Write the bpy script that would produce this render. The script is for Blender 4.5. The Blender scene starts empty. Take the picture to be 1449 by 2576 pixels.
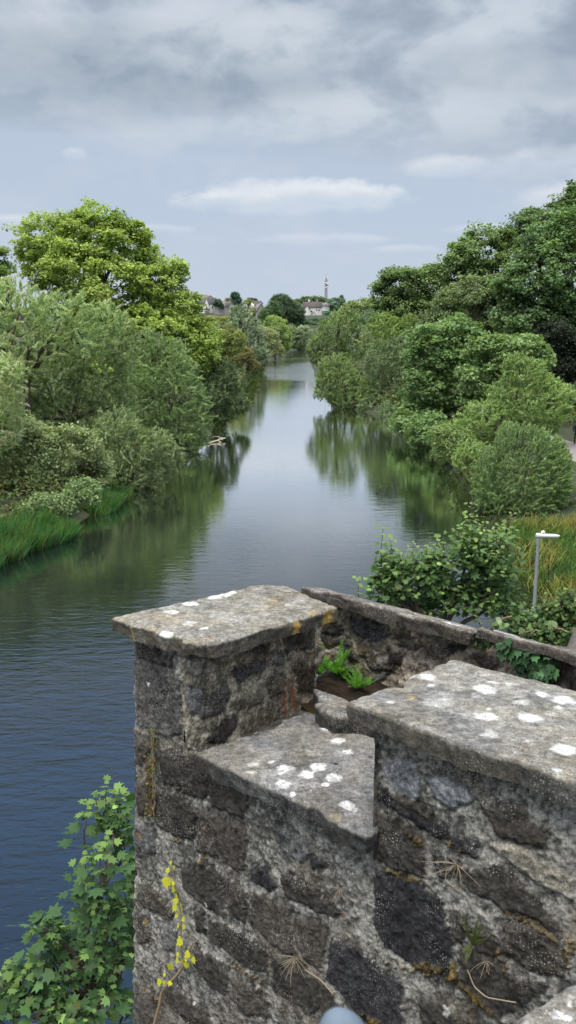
import bpy, math, random
import numpy as np
from mathutils import Vector

# ------------------------------------------------------------------ frame of reference
# world: water level z = 0, the camera stands at (0, 0, 10) on the bridge and looks along +y
EYE = np.array([0.0, 0.0, 10.0])
F = 900.0                       # focal length in pixels of a 576 x 1024 frame
HZ = 330.0                      # row of the horizon
PITCH = math.atan((512 - HZ) / F)
S = 576 / 1449.0                # sketch units (1449 wide) to frame units
SC = bpy.context.scene
COL = SC.collection

def ray(px, py):
    X = (px - 288) / F; Y = -(py - 512) / F
    c, s = math.cos(PITCH), math.sin(PITCH)
    return np.array([X, c + Y * s, -s + Y * c])
def on_z(px, py, z):            # point at world height z
    r = ray(px, py); return EYE + r * ((z - 10.0) / r[2])
def at_y(px, py, y):            # point at ground distance y
    r = ray(px, py); return EYE + r * (y / r[1])

# ------------------------------------------------------------------ numpy noise
def _hash(ix, iy, seed):
    h = (ix.astype(np.int64) * 374761393 + iy.astype(np.int64) * 668265263 + seed * 1442695041) & 0xFFFFFFFF
    h = ((h ^ (h >> 13)) * 1274126177) & 0xFFFFFFFF
    h = (h ^ (h >> 16)) & 0xFFFFFFFF
    return h / 4294967295.0
def vnoise(x, y, seed=0):
    x0 = np.floor(x); y0 = np.floor(y); fx = x - x0; fy = y - y0
    fx = fx * fx * (3 - 2 * fx); fy = fy * fy * (3 - 2 * fy)
    a = _hash(x0, y0, seed); b = _hash(x0 + 1, y0, seed); c = _hash(x0, y0 + 1, seed); d = _hash(x0 + 1, y0 + 1, seed)
    return (a * (1 - fx) + b * fx) * (1 - fy) + (c * (1 - fx) + d * fx) * fy
def fbm(x, y, seed=0, oct=4, gain=.5):      # about -1 .. 1
    s = 0; a = 1; t = 0
    for i in range(oct):
        s = s + a * (vnoise(x * 2 ** i + 17.3 * i, y * 2 ** i - 9.1 * i, seed + i) * 2 - 1); t += a; a *= gain
    return s / t * 1.6
def sstep(a, b, x):
    t = np.clip((x - a) / (b - a), 0, 1); return t * t * (3 - 2 * t)

# ------------------------------------------------------------------ objects
def tag(o, label=None, cat=None, group=None, kind=None):
    if label: o['label'] = label
    if cat: o['category'] = cat
    if group: o['group'] = group
    if kind: o['kind'] = kind
    return o
def empty(name, loc, label, cat, group=None):
    o = bpy.data.objects.new(name, None); COL.objects.link(o); o.location = [float(v) for v in loc]
    o.empty_display_size = .2
    return tag(o, label, cat, group)
def mesh_obj(name, verts, sizes, loops, mat, parent=None, col=None, smooth=False):
    """verts (n,3) in world space, sizes: corners per face, loops: flat vertex index array."""
    verts = np.asarray(verts, dtype=np.float32)
    org = np.zeros(3, np.float32)
    if parent is not None: org = np.array(parent['_org'], np.float32) if '_org' in parent else np.array(parent.location, np.float32)
    else: org = np.array([verts[:, 0].mean(), verts[:, 1].mean(), verts[:, 2].min()], np.float32)
    me = bpy.data.meshes.new(name)
    sizes = np.asarray(sizes, np.int32); loops = np.asarray(loops, np.int32)
    me.vertices.add(len(verts)); me.vertices.foreach_set('co', (verts - org).ravel())
    me.loops.add(len(loops)); me.loops.foreach_set('vertex_index', loops)
    me.polygons.add(len(sizes))
    st = np.zeros(len(sizes), np.int32); st[1:] = np.cumsum(sizes)[:-1]
    me.polygons.foreach_set('loop_start', st)
    if smooth: me.polygons.foreach_set('use_smooth', np.ones(len(sizes), bool))
    if col is not None:
        a = me.attributes.new('col', 'FLOAT_COLOR', 'POINT')
        c = np.ones((len(verts), 4), np.float32); c[:, :3] = col
        a.data.foreach_set('color', c.ravel())
    me.update(calc_edges=True); me.validate()
    if mat: me.materials.append(mat)
    o = bpy.data.objects.new(name, me); COL.objects.link(o)
    if parent is not None:
        o.parent = parent
    else:
        o.location = [float(v) for v in org]
    return o

class MB:
    """collects faces, then builds one mesh"""
    def __init__(s): s.v = []; s.s = []; s.l = []; s.c = []; s.n = 0
    def add(s, verts, faces, col=(1, 1, 1)):
        verts = np.asarray(verts, float).reshape(-1, 3)
        c = np.asarray(col, float)
        if c.ndim == 1: c = np.tile(c, (len(verts), 1))
        s.v.append(verts); s.c.append(c)
        if isinstance(faces, np.ndarray):
            s.s.append(np.full(len(faces), faces.shape[1])); s.l.append((faces + s.n).ravel())
        else:
            s.s.append(np.array([len(f) for f in faces])); s.l.append(np.array([i + s.n for f in faces for i in f]))
        s.n += len(verts)
        return s
    def box(s, c, d, rz=0, col=(1, 1, 1)):
        x, y, z = np.array(d) / 2
        p = np.array([[-x, -y, -z], [x, -y, -z], [x, y, -z], [-x, y, -z], [-x, -y, z], [x, -y, z], [x, y, z], [-x, y, z]])
        ca, sa = math.cos(rz), math.sin(rz)
        p = np.stack([p[:, 0] * ca - p[:, 1] * sa, p[:, 0] * sa + p[:, 1] * ca, p[:, 2]], 1) + np.array(c)
        return s.add(p, [(0, 3, 2, 1), (4, 5, 6, 7), (0, 1, 5, 4), (1, 2, 6, 5), (2, 3, 7, 6), (3, 0, 4, 7)], col)
    def tube(s, pts, rad, n=7, col=(1, 1, 1), cap=True):
        pts = np.asarray(pts, float); k = len(pts)
        rad = np.full(k, rad) if np.isscalar(rad) else np.asarray(rad, float)
        tan = np.gradient(pts, axis=0); tan /= np.linalg.norm(tan, axis=1)[:, None] + 1e-9
        ref = np.array([0, 0, 1.0]) if abs(tan[:, 2]).mean() < .85 else np.array([0, 1.0, 0])
        b = np.cross(tan, ref); b /= np.linalg.norm(b, axis=1)[:, None] + 1e-9
        c = np.cross(b, tan)
        an = np.arange(n) * 2 * math.pi / n
        v = pts[:, None] + rad[:, None, None] * (np.cos(an)[None, :, None] * b[:, None] + np.sin(an)[None, :, None] * c[:, None])
        i = np.arange(k - 1)[:, None] * n; j = np.arange(n)[None]; j2 = (j + 1) % n
        f = np.stack([i + j, i + j2, i + n + j2, i + n + j], -1).reshape(-1, 4)
        s.add(v.reshape(-1, 3), f, col)
        if cap:
            s.add(v[-1], [tuple(range(n))], col); s.add(v[0], [tuple(range(n))[::-1]], col)
        return s
    def build(s, name, mat, parent=None, smooth=False):
        return mesh_obj(name, np.concatenate(s.v), np.concatenate(s.s), np.concatenate(s.l), mat, parent, np.concatenate(s.c), smooth)

def grid_faces(nr, nc, keep=None, flip=False):
    i = np.arange(nr - 1)[:, None] * nc; j = np.arange(nc - 1)[None]
    f = np.stack([i + j, i + j + 1, i + nc + j + 1, i + nc + j], -1)
    if flip: f = f[..., ::-1]
    f = f.reshape(-1, 4)
    if keep is not None: f = f[keep.ravel()]
    return f

# ------------------------------------------------------------------ materials
def new_mat(name):
    m = bpy.data.materials.new(name); m.use_nodes = True
    nt = m.node_tree; nt.nodes.clear()
    out = nt.nodes.new('ShaderNodeOutputMaterial')
    return m, nt, out
def nd(nt, typ, **kw):
    n = nt.nodes.new(typ)
    for k, v in kw.items():
        if k in n.inputs.keys(): n.inputs[k].default_value = v
        else: setattr(n, k, v)
    return n
def mixc(nt, a, b, fac, blend='MIX'):
    n = nt.nodes.new('ShaderNodeMix'); n.data_type = 'RGBA'; n.blend_type = blend; n.clamp_factor = True
    for sock, val in ((n.inputs[6], a), (n.inputs[7], b), (n.inputs[0], fac)):
        if hasattr(val, 'is_output'): nt.links.new(val, sock)
        elif isinstance(val, (int, float)): sock.default_value = val
        else: sock.default_value = (*val, 1) if len(val) == 3 else val
    return n.outputs[2]
def mth(nt, op, a, b=None, c=None):
    n = nt.nodes.new('ShaderNodeMath'); n.operation = op
    for i, val in enumerate((a, b, c)):
        if val is None: continue
        if hasattr(val, 'is_output'): nt.links.new(val, n.inputs[i])
        else: n.inputs[i].default_value = val
    return n.outputs[0]
def ramp(nt, fac, stops):
    n = nt.nodes.new('ShaderNodeValToRGB'); e = n.color_ramp.elements
    while len(e) < len(stops): e.new(.5)
    for el, (p, c) in zip(e, stops):
        el.position = p; el.color = (c, c, c, 1) if np.isscalar(c) else (*c, 1)
    nt.links.new(fac, n.inputs[0]); return n.outputs[0]
def noise(nt, vec, scale, detail=4, rough=.55, dist=0):
    n = nd(nt, 'ShaderNodeTexNoise', Scale=scale, Detail=detail, Roughness=rough, Distortion=dist)
    if vec is not None: nt.links.new(vec, n.inputs['Vector'])
    return n.outputs['Fac']
def obj_pos(nt):
    return nt.nodes.new('ShaderNodeNewGeometry').outputs['Position']

def leaf_mat(name, trans=.35, rough=.5, spec=.25, hue=None):
    m, nt, out = new_mat(name)
    at = nd(nt, 'ShaderNodeAttribute', attribute_name='col')
    c = at.outputs['Color']
    p = nd(nt, 'ShaderNodeBsdfPrincipled', Roughness=rough)
    p.inputs['Specular IOR Level'].default_value = spec
    nt.links.new(c, p.inputs['Base Color'])
    t = nt.nodes.new('ShaderNodeBsdfTranslucent')
    nt.links.new(mixc(nt, c, (1.25, 1.25, .55), 1.0, 'MULTIPLY'), t.inputs['Color'])
    mx = nt.nodes.new('ShaderNodeMixShader'); mx.inputs[0].default_value = trans
    nt.links.new(p.outputs[0], mx.inputs[1]); nt.links.new(t.outputs[0], mx.inputs[2]); nt.links.new(mx.outputs[0], out.inputs[0])
    return m
def simple_mat(name, col, rough=.7, var=.25, scale=8., bump=0., spec=.3, metal=0., attr=False):
    m, nt, out = new_mat(name)
    p = nd(nt, 'ShaderNodeBsdfPrincipled', Roughness=rough, Metallic=metal)
    p.inputs['Specular IOR Level'].default_value = spec
    pos = obj_pos(nt)
    f = noise(nt, pos, scale, 5)
    base = nd(nt, 'ShaderNodeAttribute', attribute_name='col').outputs['Color'] if attr else None
    lo = tuple(v * (1 - var) for v in col); hi = tuple(min(1, v * (1 + var)) for v in col)
    c = mixc(nt, lo, hi, f)
    if attr: c = mixc(nt, c, base, 1.0, 'MULTIPLY')
    nt.links.new(c, p.inputs['Base Color'])
    if bump:
        b = nd(nt, 'ShaderNodeBump', Strength=1.0, Distance=bump)
        nt.links.new(noise(nt, pos, scale * 3, 6), b.inputs['Height']); nt.links.new(b.outputs[0], p.inputs['Normal'])
    nt.links.new(p.outputs[0], out.inputs[0])
    return m

def stone_mat(name, speck=1.0):
    """colour from the per-vertex map of stones, joints, moss and lichen, broken up by fine grain and pale specks"""
    m, nt, out = new_mat(name)
    pos = obj_pos(nt)
    c = nd(nt, 'ShaderNodeAttribute', attribute_name='col').outputs['Color']
    g1 = noise(nt, pos, 42, 6, .7); g2 = noise(nt, pos, 150, 3, .65)
    c = mixc(nt, c, ramp(nt, g1, [(.28, .42), (.5, 1.0), (.72, 1.65)]), .85, 'MULTIPLY')
    c = mixc(nt, c, ramp(nt, g2, [(.30, .5), (.5, 1.0), (.70, 1.6)]), .8, 'MULTIPLY')
    # crusts of pale lichen specks, in drifts
    v = nd(nt, 'ShaderNodeTexVoronoi', Scale=150.0); wv = mixc(nt, pos, nd(nt, 'ShaderNodeTexNoise', Scale=45.0, Detail=3.0).outputs['Color'], .012, 'ADD'); nt.links.new(wv, v.inputs['Vector'])
    sp = mth(nt, 'LESS_THAN', v.outputs['Distance'], .34)
    keep = mth(nt, 'GREATER_THAN', nd(nt, 'ShaderNodeSeparateColor').outputs[0], .5)
    sc = keep.node.inputs[0].links[0].from_node; nt.links.new(v.outputs['Color'], sc.inputs[0])
    drift = ramp(nt, noise(nt, pos, 7, 3), [(.46, 0.), (.62, 1.)])
    fac = mth(nt, 'MULTIPLY', mth(nt, 'MULTIPLY', sp, keep), mth(nt, 'MULTIPLY', drift, .5 * speck))
    c = mixc(nt, c, (.50, .49, .45), fac)
    v2 = nd(nt, 'ShaderNodeTexVoronoi', Scale=80.0); nt.links.new(wv, v2.inputs['Vector'])
    bl = mth(nt, 'MULTIPLY', mth(nt, 'LESS_THAN', v2.outputs['Distance'], .2), ramp(nt, noise(nt, pos, 11, 2), [(.52, 0.), (.6, .8)]))
    c = mixc(nt, c, (.025, .025, .027), bl)
    p = nd(nt, 'ShaderNodeBsdfPrincipled', Roughness=.93); p.inputs['Specular IOR Level'].default_value = .2
    nt.links.new(c, p.inputs['Base Color'])
    b = nd(nt, 'ShaderNodeBump', Strength=.9, Distance=.0045)
    nt.links.new(mth(nt, 'ADD', noise(nt, pos, 55, 6, .65), mth(nt, 'MULTIPLY', fac, .12)), b.inputs['Height'])
    nt.links.new(b.outputs[0], p.inputs['Normal']); nt.links.new(p.outputs[0], out.inputs[0])
    return m

# ================================================================== sky and light
def build_world():
    w = bpy.data.worlds.new('World'); SC.world = w; w.use_nodes = True
    nt = w.node_tree; nt.nodes.clear()
    out = nt.nodes.new('ShaderNodeOutputWorld')
    co = nt.nodes.new('ShaderNodeTexCoord').outputs['Generated']
    sep = nt.nodes.new('ShaderNodeSeparateXYZ'); nt.links.new(co, sep.inputs[0])
    x, y, z = sep.outputs
    az = mth(nt, 'MULTIPLY', mth(nt, 'ARCTAN2', x, y), 57.2958)         # degrees right of straight ahead
    el = mth(nt, 'MULTIPLY', mth(nt, 'ARCSINE', z), 57.2958)            # degrees above the horizon
    # cloud coordinates: a flat layer seen in perspective
    vec = nt.nodes.new('ShaderNodeCombineXYZ')
    zz = mth(nt, 'ADD', mth(nt, 'MAXIMUM', z, 0.0), .10)
    nt.links.new(mth(nt, 'DIVIDE', x, zz), vec.inputs[0]); nt.links.new(mth(nt, 'DIVIDE', y, zz), vec.inputs[1])
    v = vec.outputs[0]
    ang = nt.nodes.new('ShaderNodeCombineXYZ'); nt.links.new(mth(nt, 'MULTIPLY', az, .55), ang.inputs[0]); nt.links.new(el, ang.inputs[1])
    a = ang.outputs[0]
    n_big = noise(nt, v, .95, 4, .5, .25); n_mid = noise(nt, a, .22, 5, .52, .3); n_fine = noise(nt, a, .55, 6, .55, .2); n_puff = noise(nt, a, 1.15, 6, .58, .1)
    sky = nd(nt, 'ShaderNodeTexSky', sky_type='NISHITA', sun_disc=False, sun_elevation=math.radians(SUN_EL), sun_rotation=math.radians(SUN_ROT))
    nish = mixc(nt, sky.outputs[0], (.5, .5, .5), 1.0, 'MULTIPLY')
    # clear sky near the horizon, hazy and grey blue
    hz = ramp(nt, mth(nt, 'DIVIDE', el, 20.0), [(0., (.53, .60, .70)), (.10, (.495, .57, .68)), (.35, (.46, .545, .665)), (.7, (.44, .525, .65))])
    clear = mixc(nt, hz, mixc(nt, nish, (.10, .10, .10), 1.0, 'MULTIPLY'), .06)
    # the high cloud deck
    deck_col = ramp(nt, mth(nt, 'ADD', mth(nt, 'MULTIPLY', n_big, .46), mth(nt, 'ADD', mth(nt, 'MULTIPLY', n_mid, .46), mth(nt, 'MULTIPLY', n_fine, .10))),
                    [(.36, (.28, .345, .43)), (.46, (.375, .44, .525)), (.53, (.46, .52, .60)), (.64, (.62, .665, .73))])
    edge = mth(nt, 'ADD', mth(nt, 'SUBTRACT', el, mth(nt, 'MULTIPLY', az, -.10)), mth(nt, 'MULTIPLY', mth(nt, 'SUBTRACT', n_mid, .5), 9.0))
    deck = ramp(nt, mth(nt, 'DIVIDE', edge, 20.0), [(.46, 0.), (.66, 1.)])
    c = mixc(nt, clear, deck_col, deck)
    # dark bellies of the deck
    def blob(a0, e0, wa, we, soft, nz=.55, src=None, flat=1.0):
        dx = mth(nt, 'POWER', mth(nt, 'ABSOLUTE', mth(nt, 'DIVIDE', mth(nt, 'SUBTRACT', az, a0), wa)), 2.0)
        de = mth(nt, 'SUBTRACT', el, e0)
        de = mth(nt, 'ADD', mth(nt, 'MAXIMUM', de, 0.0), mth(nt, 'MULTIPLY', mth(nt, 'MINIMUM', de, 0.0), 1 / flat)) if flat != 1 else de
        dy = mth(nt, 'POWER', mth(nt, 'ABSOLUTE', mth(nt, 'DIVIDE', de, we)), 2.0)
        r = mth(nt, 'ADD', mth(nt, 'ADD', dx, dy), mth(nt, 'MULTIPLY', mth(nt, 'SUBTRACT', src or n_fine, .5), -4.0 * nz))
        return mth(nt, 'SUBTRACT', 1.0, mth(nt, 'SMOOTH_MIN', mth(nt, 'MAXIMUM', mth(nt, 'DIVIDE', mth(nt, 'SUBTRACT', r, 1 - soft), 2 * soft), 0.0), 1.0, .1))
    for a0, e0, wa, we, col, op in [(-8, 14.6, 10, 1.9, (.265, .335, .415), .85), (-15, 12.6, 7, 1.3, (.31, .385, .47), .6),
                                    (14, 14.4, 6, 1.4, (.30, .37, .455), .7), (15, 10.6, 6.5, .9, (.35, .425, .52), .7),
                                    (6, 12.2, 8, 1.2, (.51, .58, .655), .7), (-3, 16.2, 6, 1.6, (.58, .64, .70), .6),
                                    (10, 16.9, 5, 1.1, (.53, .60, .67), .6), (-4, 11.4, 4, .7, (.49, .565, .645), .6),
                                    (9, 9.4, 2.0, .55, (.55, .61, .70), .5), (14, 9.3, 5, .6, (.52, .58, .68), .4), (17, 7.6, 2.6, .8, (.56, .61, .70), .5)]:
        c = mixc(nt, c, col, mth(nt, 'MULTIPLY', blob(a0, e0, wa, we, .75, .5, n_mid), op))
    # fair weather cumulus low over the river, flat below, bright on top
    for a0, e0, wa, we, op in [(.3, 7.5, 6.4, 1.1, .9), (2.8, 7.9, 3.4, .8, .9), (-3.0, 7.6, 3, .6, .8), (-16.5, 6.2, 2.6, .35, .6), (12.4, 4.9, 1.6, .3, .55), (11.5, 5.8, 2., .35, .4),
                               (2, 5.3, 4., .4, .35), (-12.6, 9.9, .8, .4, .5), (-8, 5.9, 2, .3, .35), (16.5, 7.3, 2.6, .9, .55), (9.5, 9.3, 2.2, .7, .55), (15.5, 9.6, 2.6, .6, .35), (7, 4.7, 2.0, .3, .35)]:
        b = blob(a0, e0, wa, we * 1.15, .5, .85, mixc(nt, n_fine, n_puff, .55), flat=.5)
        shade = ramp(nt, mth(nt, 'ADD', mth(nt, 'DIVIDE', mth(nt, 'SUBTRACT', el, e0 - we), 2 * we), mth(nt, 'MULTIPLY', mth(nt, 'SUBTRACT', n_fine, .5), .9)), [(.1, (.45, .55, .68)), (.5, (.55, .62, .705)), (.8, (.70, .735, .78))])
        c = mixc(nt, c, shade, mth(nt, 'MULTIPLY', b, op))
    veil = ramp(nt, mth(nt, 'ADD', mth(nt, 'MULTIPLY', n_mid, .8), mth(nt, 'MULTIPLY', n_puff, .2)), [(.46, 0.), (.66, .40)])
    c = mixc(nt, c, (.585, .62, .685), veil)
    bel = ramp(nt, mth(nt, 'ADD', mth(nt, 'MULTIPLY', n_mid, .85), mth(nt, 'MULTIPLY', n_puff, .15)), [(.38, .75), (.52, 0.)])
    c = mixc(nt, c, (.265, .325, .41), mth(nt, 'MULTIPLY', bel, deck))
    # overhead, out of the photograph: brighter broken cloud with blue between
    high = mixc(nt, ZEN_BLUE, ZEN_CLOUD, ramp(nt, noise(nt, v, .8, 3), [(.46, 0.), (.62, 1.)]))
    high = mixc(nt, high, (1.25, 1.25, 1.25), ramp(nt, mth(nt, 'ADD', mth(nt, 'MULTIPLY', y, .5), .5), [(.45, .9), (.7, 0.)]))
    high = mixc(nt, high, (3.0, 2.86, 2.62), ramp(nt, mth(nt, 'DIVIDE', el, 90.0), [(.50, 0.), (.68, .95)]))
    high = mixc(nt, high, mixc(nt, nish, (.25, .25, .25), 1.0, 'MULTIPLY'), .10)
    c = mixc(nt, c, high, ramp(nt, mth(nt, 'DIVIDE', el, 90.0), [(.215, 0.), (.36, 1.)]))
    c = mixc(nt, c, (.07, .08, .07), ramp(nt, mth(nt, 'ADD', mth(nt, 'MULTIPLY', el, .05), .5), [(.35, 1.), (.49, 0.)]))
    bg = nt.nodes.new('ShaderNodeBackground'); bg.inputs['Strength'].default_value = SKY_STRENGTH
    k = 1.13 / SKY_STRENGTH
    nt.links.new(mixc(nt, c, (k, k, k), 1.0, 'MULTIPLY'), bg.inputs['Color'])
    nt.links.new(bg.outputs[0], out.inputs[0])
    w.cycles.sampling_method = 'MANUAL'; w.cycles.sample_map_resolution = 512
SUN_EL, SUN_ROT = 66.0, 215.0
SKY_STRENGTH = .1
ZEN_BLUE, ZEN_CLOUD = (.50, .92, 1.80), (1.0, 1.25, 1.75)
build_world()
sl = bpy.data.lights.new('sun', 'SUN'); sl.energy = 2.7; sl.angle = math.radians(28); sl.color = (1, .95, .86)
so = bpy.data.objects.new('sun', sl); COL.objects.link(so)
_e, _r = math.radians(SUN_EL), math.radians(SUN_ROT)
sd = Vector((math.sin(_r) * math.cos(_e), math.cos(_r) * math.cos(_e), math.sin(_e)))
so.rotation_euler = sd.to_track_quat('Z', 'Y').to_euler(); so.location = (0, -30, 60)

cam = bpy.data.cameras.new('camera'); co_ = bpy.data.objects.new('camera', cam); COL.objects.link(co_)
cam.sensor_fit = 'VERTICAL'; cam.sensor_height = 32.0; cam.lens = 32.0 * F / 1024
cam.dof.use_dof = True; cam.dof.focus_distance = 4.5; cam.dof.aperture_fstop = 14.0
cam.clip_start = .02; cam.clip_end = 6000
co_.location = EYE; co_.rotation_euler = (math.pi / 2 - PITCH, 0, 0)
SC.camera = co_
SC.view_settings.view_transform = 'Standard'; SC.view_settings.look = 'None'; SC.view_settings.exposure = 0
SC.render.resolution_x = 576; SC.render.resolution_y = 1024
SC.cycles.max_bounces = 8; SC.cycles.transparent_max_bounces = 6; SC.cycles.diffuse_bounces = 6
SC.cycles.use_denoising = True

# ================================================================== river and ground
SH_L = [(-60, -15), (20, -13.8)]; SH_R = [(-60, 6), (0, 6), (12, 7.0), (22, 8.6), (36, 9.3)]
for sx, sy in [(0, 1410), (110, 1378), (200, 1322), (285, 1275), (425, 1190), (525, 1112), (565, 1052), (615, 1025), (655, 940), (668, 914), (692, 903)]:
    p = on_z(sx * S, sy * S, 0); SH_L.append((p[1], p[0]))
for sx, sy in [(1180, 1330), (1110, 1170), (1020, 1075), (960, 1045), (850, 1025), (805, 1000), (786, 940), (776, 905)]:
    p = on_z(sx * S, sy * S, 0); SH_R.append((p[1], p[0]))
SH_L += [(340, -3.5), (440, -2), (490, 12)]; SH_R += [(340, 10), (440, 14), (490, 28)]
SH_L = np.array(sorted(SH_L)); SH_R = np.array(sorted(SH_R))
def xl(y): return np.interp(y, SH_L[:, 0], SH_L[:, 1])
def xr(y): return np.interp(y, SH_R[:, 0], SH_R[:, 1])
def ground_h(x, y):
    x = np.asarray(x, float); y = np.asarray(y, float)
    dl = xl(y) - x; dr = x - xr(y); d = np.maximum(dl, dr)
    d = np.where(y > 470, np.maximum(d, 5 + (y - 470) * .3), d)
    h = -1.4 + 1.25 * sstep(-2.5, 0., d) + .85 * sstep(0, 1.6, d) + .5 * sstep(2, 9, d)
    h = h + np.where(dr > 0, 9 * sstep(16, 70, dr), 1.5 * sstep(15, 120, dl))
    hill = 18 * sstep(465, 580, y) + 14 * sstep(600, 1050, y)
    return h + hill + .12 * fbm(x * .3, y * .3, 5)
def build_ground():
    ys = np.concatenate([np.linspace(-60, 8, 8), np.linspace(10, 120, 90), np.geomspace(123, 3000, 80)])
    off = np.array([0, .3, .7, 1.2, 1.8, 2.6, 4, 6, 9, 13, 18, 25, 35, 50, 80, 150, 400, 1000, 2500])
    L = xl(ys)[:, None] - off[::-1][None]; R = xr(ys)[:, None] + off[None]
    m = np.linspace(.1, .9, 6)[None]; M = xl(ys)[:, None] * (1 - m) + xr(ys)[:, None] * m
    X = np.concatenate([L, M, R], 1); Y = np.repeat(ys[:, None], X.shape[1], 1)
    Z = ground_h(X, Y)
    m, nt, out = new_mat('bank_ground')
    pos = obj_pos(nt)
    f = noise(nt, pos, .6, 6, .6); f2 = noise(nt, pos, 6, 5, .65)
    c = mixc(nt, (.018, .028, .012), (.045, .062, .022), f); c = mixc(nt, c, (.06, .045, .025), ramp(nt, f2, [(.5, 0.), (.7, .7)]))
    p = nd(nt, 'ShaderNodeBsdfPrincipled', Roughness=.95); nt.links.new(c, p.inputs['Base Color'])
    b = nd(nt, 'ShaderNodeBump', Strength=1., Distance=.15); nt.links.new(f2, b.inputs['Height']); nt.links.new(b.outputs[0], p.inputs['Normal'])
    nt.links.new(p.outputs[0], out.inputs[0])
    V = np.stack([X, Y, Z], -1).reshape(-1, 3); f = grid_faces(*X.shape)
    o = mesh_obj('ground', V, np.full(len(f), 4), f.ravel(), m, smooth=True); tag(o, kind='structure')
build_ground()

def build_water():
    m, nt, out = new_mat('river_water')
    pos = obj_pos(nt)
    mp = nd(nt, 'ShaderNodeMapping'); mp.inputs['Rotation'].default_value = (0, 0, math.radians(-24)); mp.inputs['Scale'].default_value = (.55, 1.25, 1)
    nt.links.new(pos, mp.inputs['Vector'])
    mp2 = nd(nt, 'ShaderNodeMapping'); mp2.inputs['Rotation'].default_value = (0, 0, math.radians(12)); mp2.inputs['Scale'].default_value = (.6, 1.6, 1)
    nt.links.new(pos, mp2.inputs['Vector'])
    rip = noise(nt, mp.outputs[0], 2.4, 4, .55, .4); rip2 = noise(nt, mp2.outputs[0], 1.1, 3, .5, .2); fine = noise(nt, mp.outputs[0], 6.5, 2, .5)
    sepx = nt.nodes.new('ShaderNodeSeparateXYZ'); nt.links.new(pos, sepx.inputs[0])
    near = ramp(nt, mth(nt, 'DIVIDE', sepx.outputs[1], 320.0), [(.022, 2.8), (.07, 1.7), (.11, .6), (.17, .30), (.56, .30), (.64, 4.), (.80, 4.), (.92, 1.)])
    patch = ramp(nt, noise(nt, pos, .09, 3), [(.35, .55), (.65, 1.)])
    h = mth(nt, 'ADD', mth(nt, 'ADD', mth(nt, 'MULTIPLY', rip, .085), mth(nt, 'MULTIPLY', rip2, .06)), mth(nt, 'MULTIPLY', fine, .018))
    h = mth(nt, 'MULTIPLY', h, mth(nt, 'MULTIPLY', near, patch))
    b = nd(nt, 'ShaderNodeBump', Strength=1.0, Distance=WAVE); nt.links.new(h, b.inputs['Height'])
    lw = nd(nt, 'ShaderNodeLayerWeight', Blend=.5)
    fac = ramp(nt, lw.outputs['Facing'], [(.20, .03), (.42, .055), (.58, .11), (.68, .19), (.76, .50), (.83, .88), (.93, .98)])
    body = nd(nt, 'ShaderNodeBsdfDiffuse'); body.inputs[0].default_value = (.006, .010, .011, 1)
    gl = nd(nt, 'ShaderNodeBsdfGlossy', Roughness=.035); gl.inputs[0].default_value = (1, 1, 1, 1)
    nt.links.new(b.outputs[0], gl.inputs['Normal'])
    mx = nt.nodes.new('ShaderNodeMixShader'); nt.links.new(fac, mx.inputs[0]); nt.links.new(body.outputs[0], mx.inputs[1]); nt.links.new(gl.outputs[0], mx.inputs[2])
    nt.links.new(mx.outputs[0], out.inputs[0])
    ys = np.concatenate([[-60, 0], np.linspace(10, 330, 30), [380, 430, 470]])
    X = np.stack([xl(ys) - 1.2, xl(ys) * .5 + xr(ys) * .5, xr(ys) + 1.2], 1); Y = np.repeat(ys[:, None], 3, 1)
    V = np.stack([X, Y, np.zeros_like(X)], -1).reshape(-1, 3); f = grid_faces(*X.shape)
    o = mesh_obj('river_water', V, np.full(len(f), 4), f.ravel(), m, smooth=True); tag(o, kind='structure')
WAVE = .22
build_water()

# ================================================================== the stepped stone parapet
A43 = math.radians(43)
U = np.array([math.cos(A43), -math.sin(A43), 0]); Vv = np.array([math.sin(A43), math.cos(A43), 0]); Zz = np.array([0, 0, 1.0])
def W(u, v, z):      # wall frame (u along the wall, v through it, z relative to the eye) to world
    return EYE + np.multiply.outer(np.asarray(u, float), U) + np.multiply.outer(np.asarray(v, float), Vv) + np.multiply.outer(np.asarray(z, float), Zz)
def px_top(sx, sy, z):           # photograph pixel (2304 wide) on the level z -> (u, v)
    r = ray(sx / 4, sy / 4); q = r * (z / r[2]); return np.array([q @ U, q @ Vv])
def px_face(sx, sy, v=2.045):    # photograph pixel on the wall's long face -> (u, z)
    r = ray(sx / 4, sy / 4); q = r * (v / (r @ Vv)); return np.array([q @ U, q[2]])
def px_side(sx, sy, u=-2.42):    # photograph pixel on the pier's end face -> (v, z)
    r = ray(sx / 4, sy / 4); q = r * (u / (r @ U)); return np.array([q @ Vv, q[2]])
def px_back(sx, sy, v=3.07):
    return px_face(sx, sy, v)
def zB(p): return (400 + p[0] / 1.449, 2250 + p[1] / 1.449)      # reading frames used when the stones were measured
def zC(p): return (400 + p[0] / 1.449, 2996 + p[1] / 1.449)
def zD(p): return (1304 + p[0] / 1.449, 2996 + p[1] / 1.449)
def zE(p): return (1304 + p[0] / 1.449, 2000 + p[1] / 1.449)
def zG(p): return (1100 + p[0] / 2.415, 2300 + p[1] / 2.415)

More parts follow.
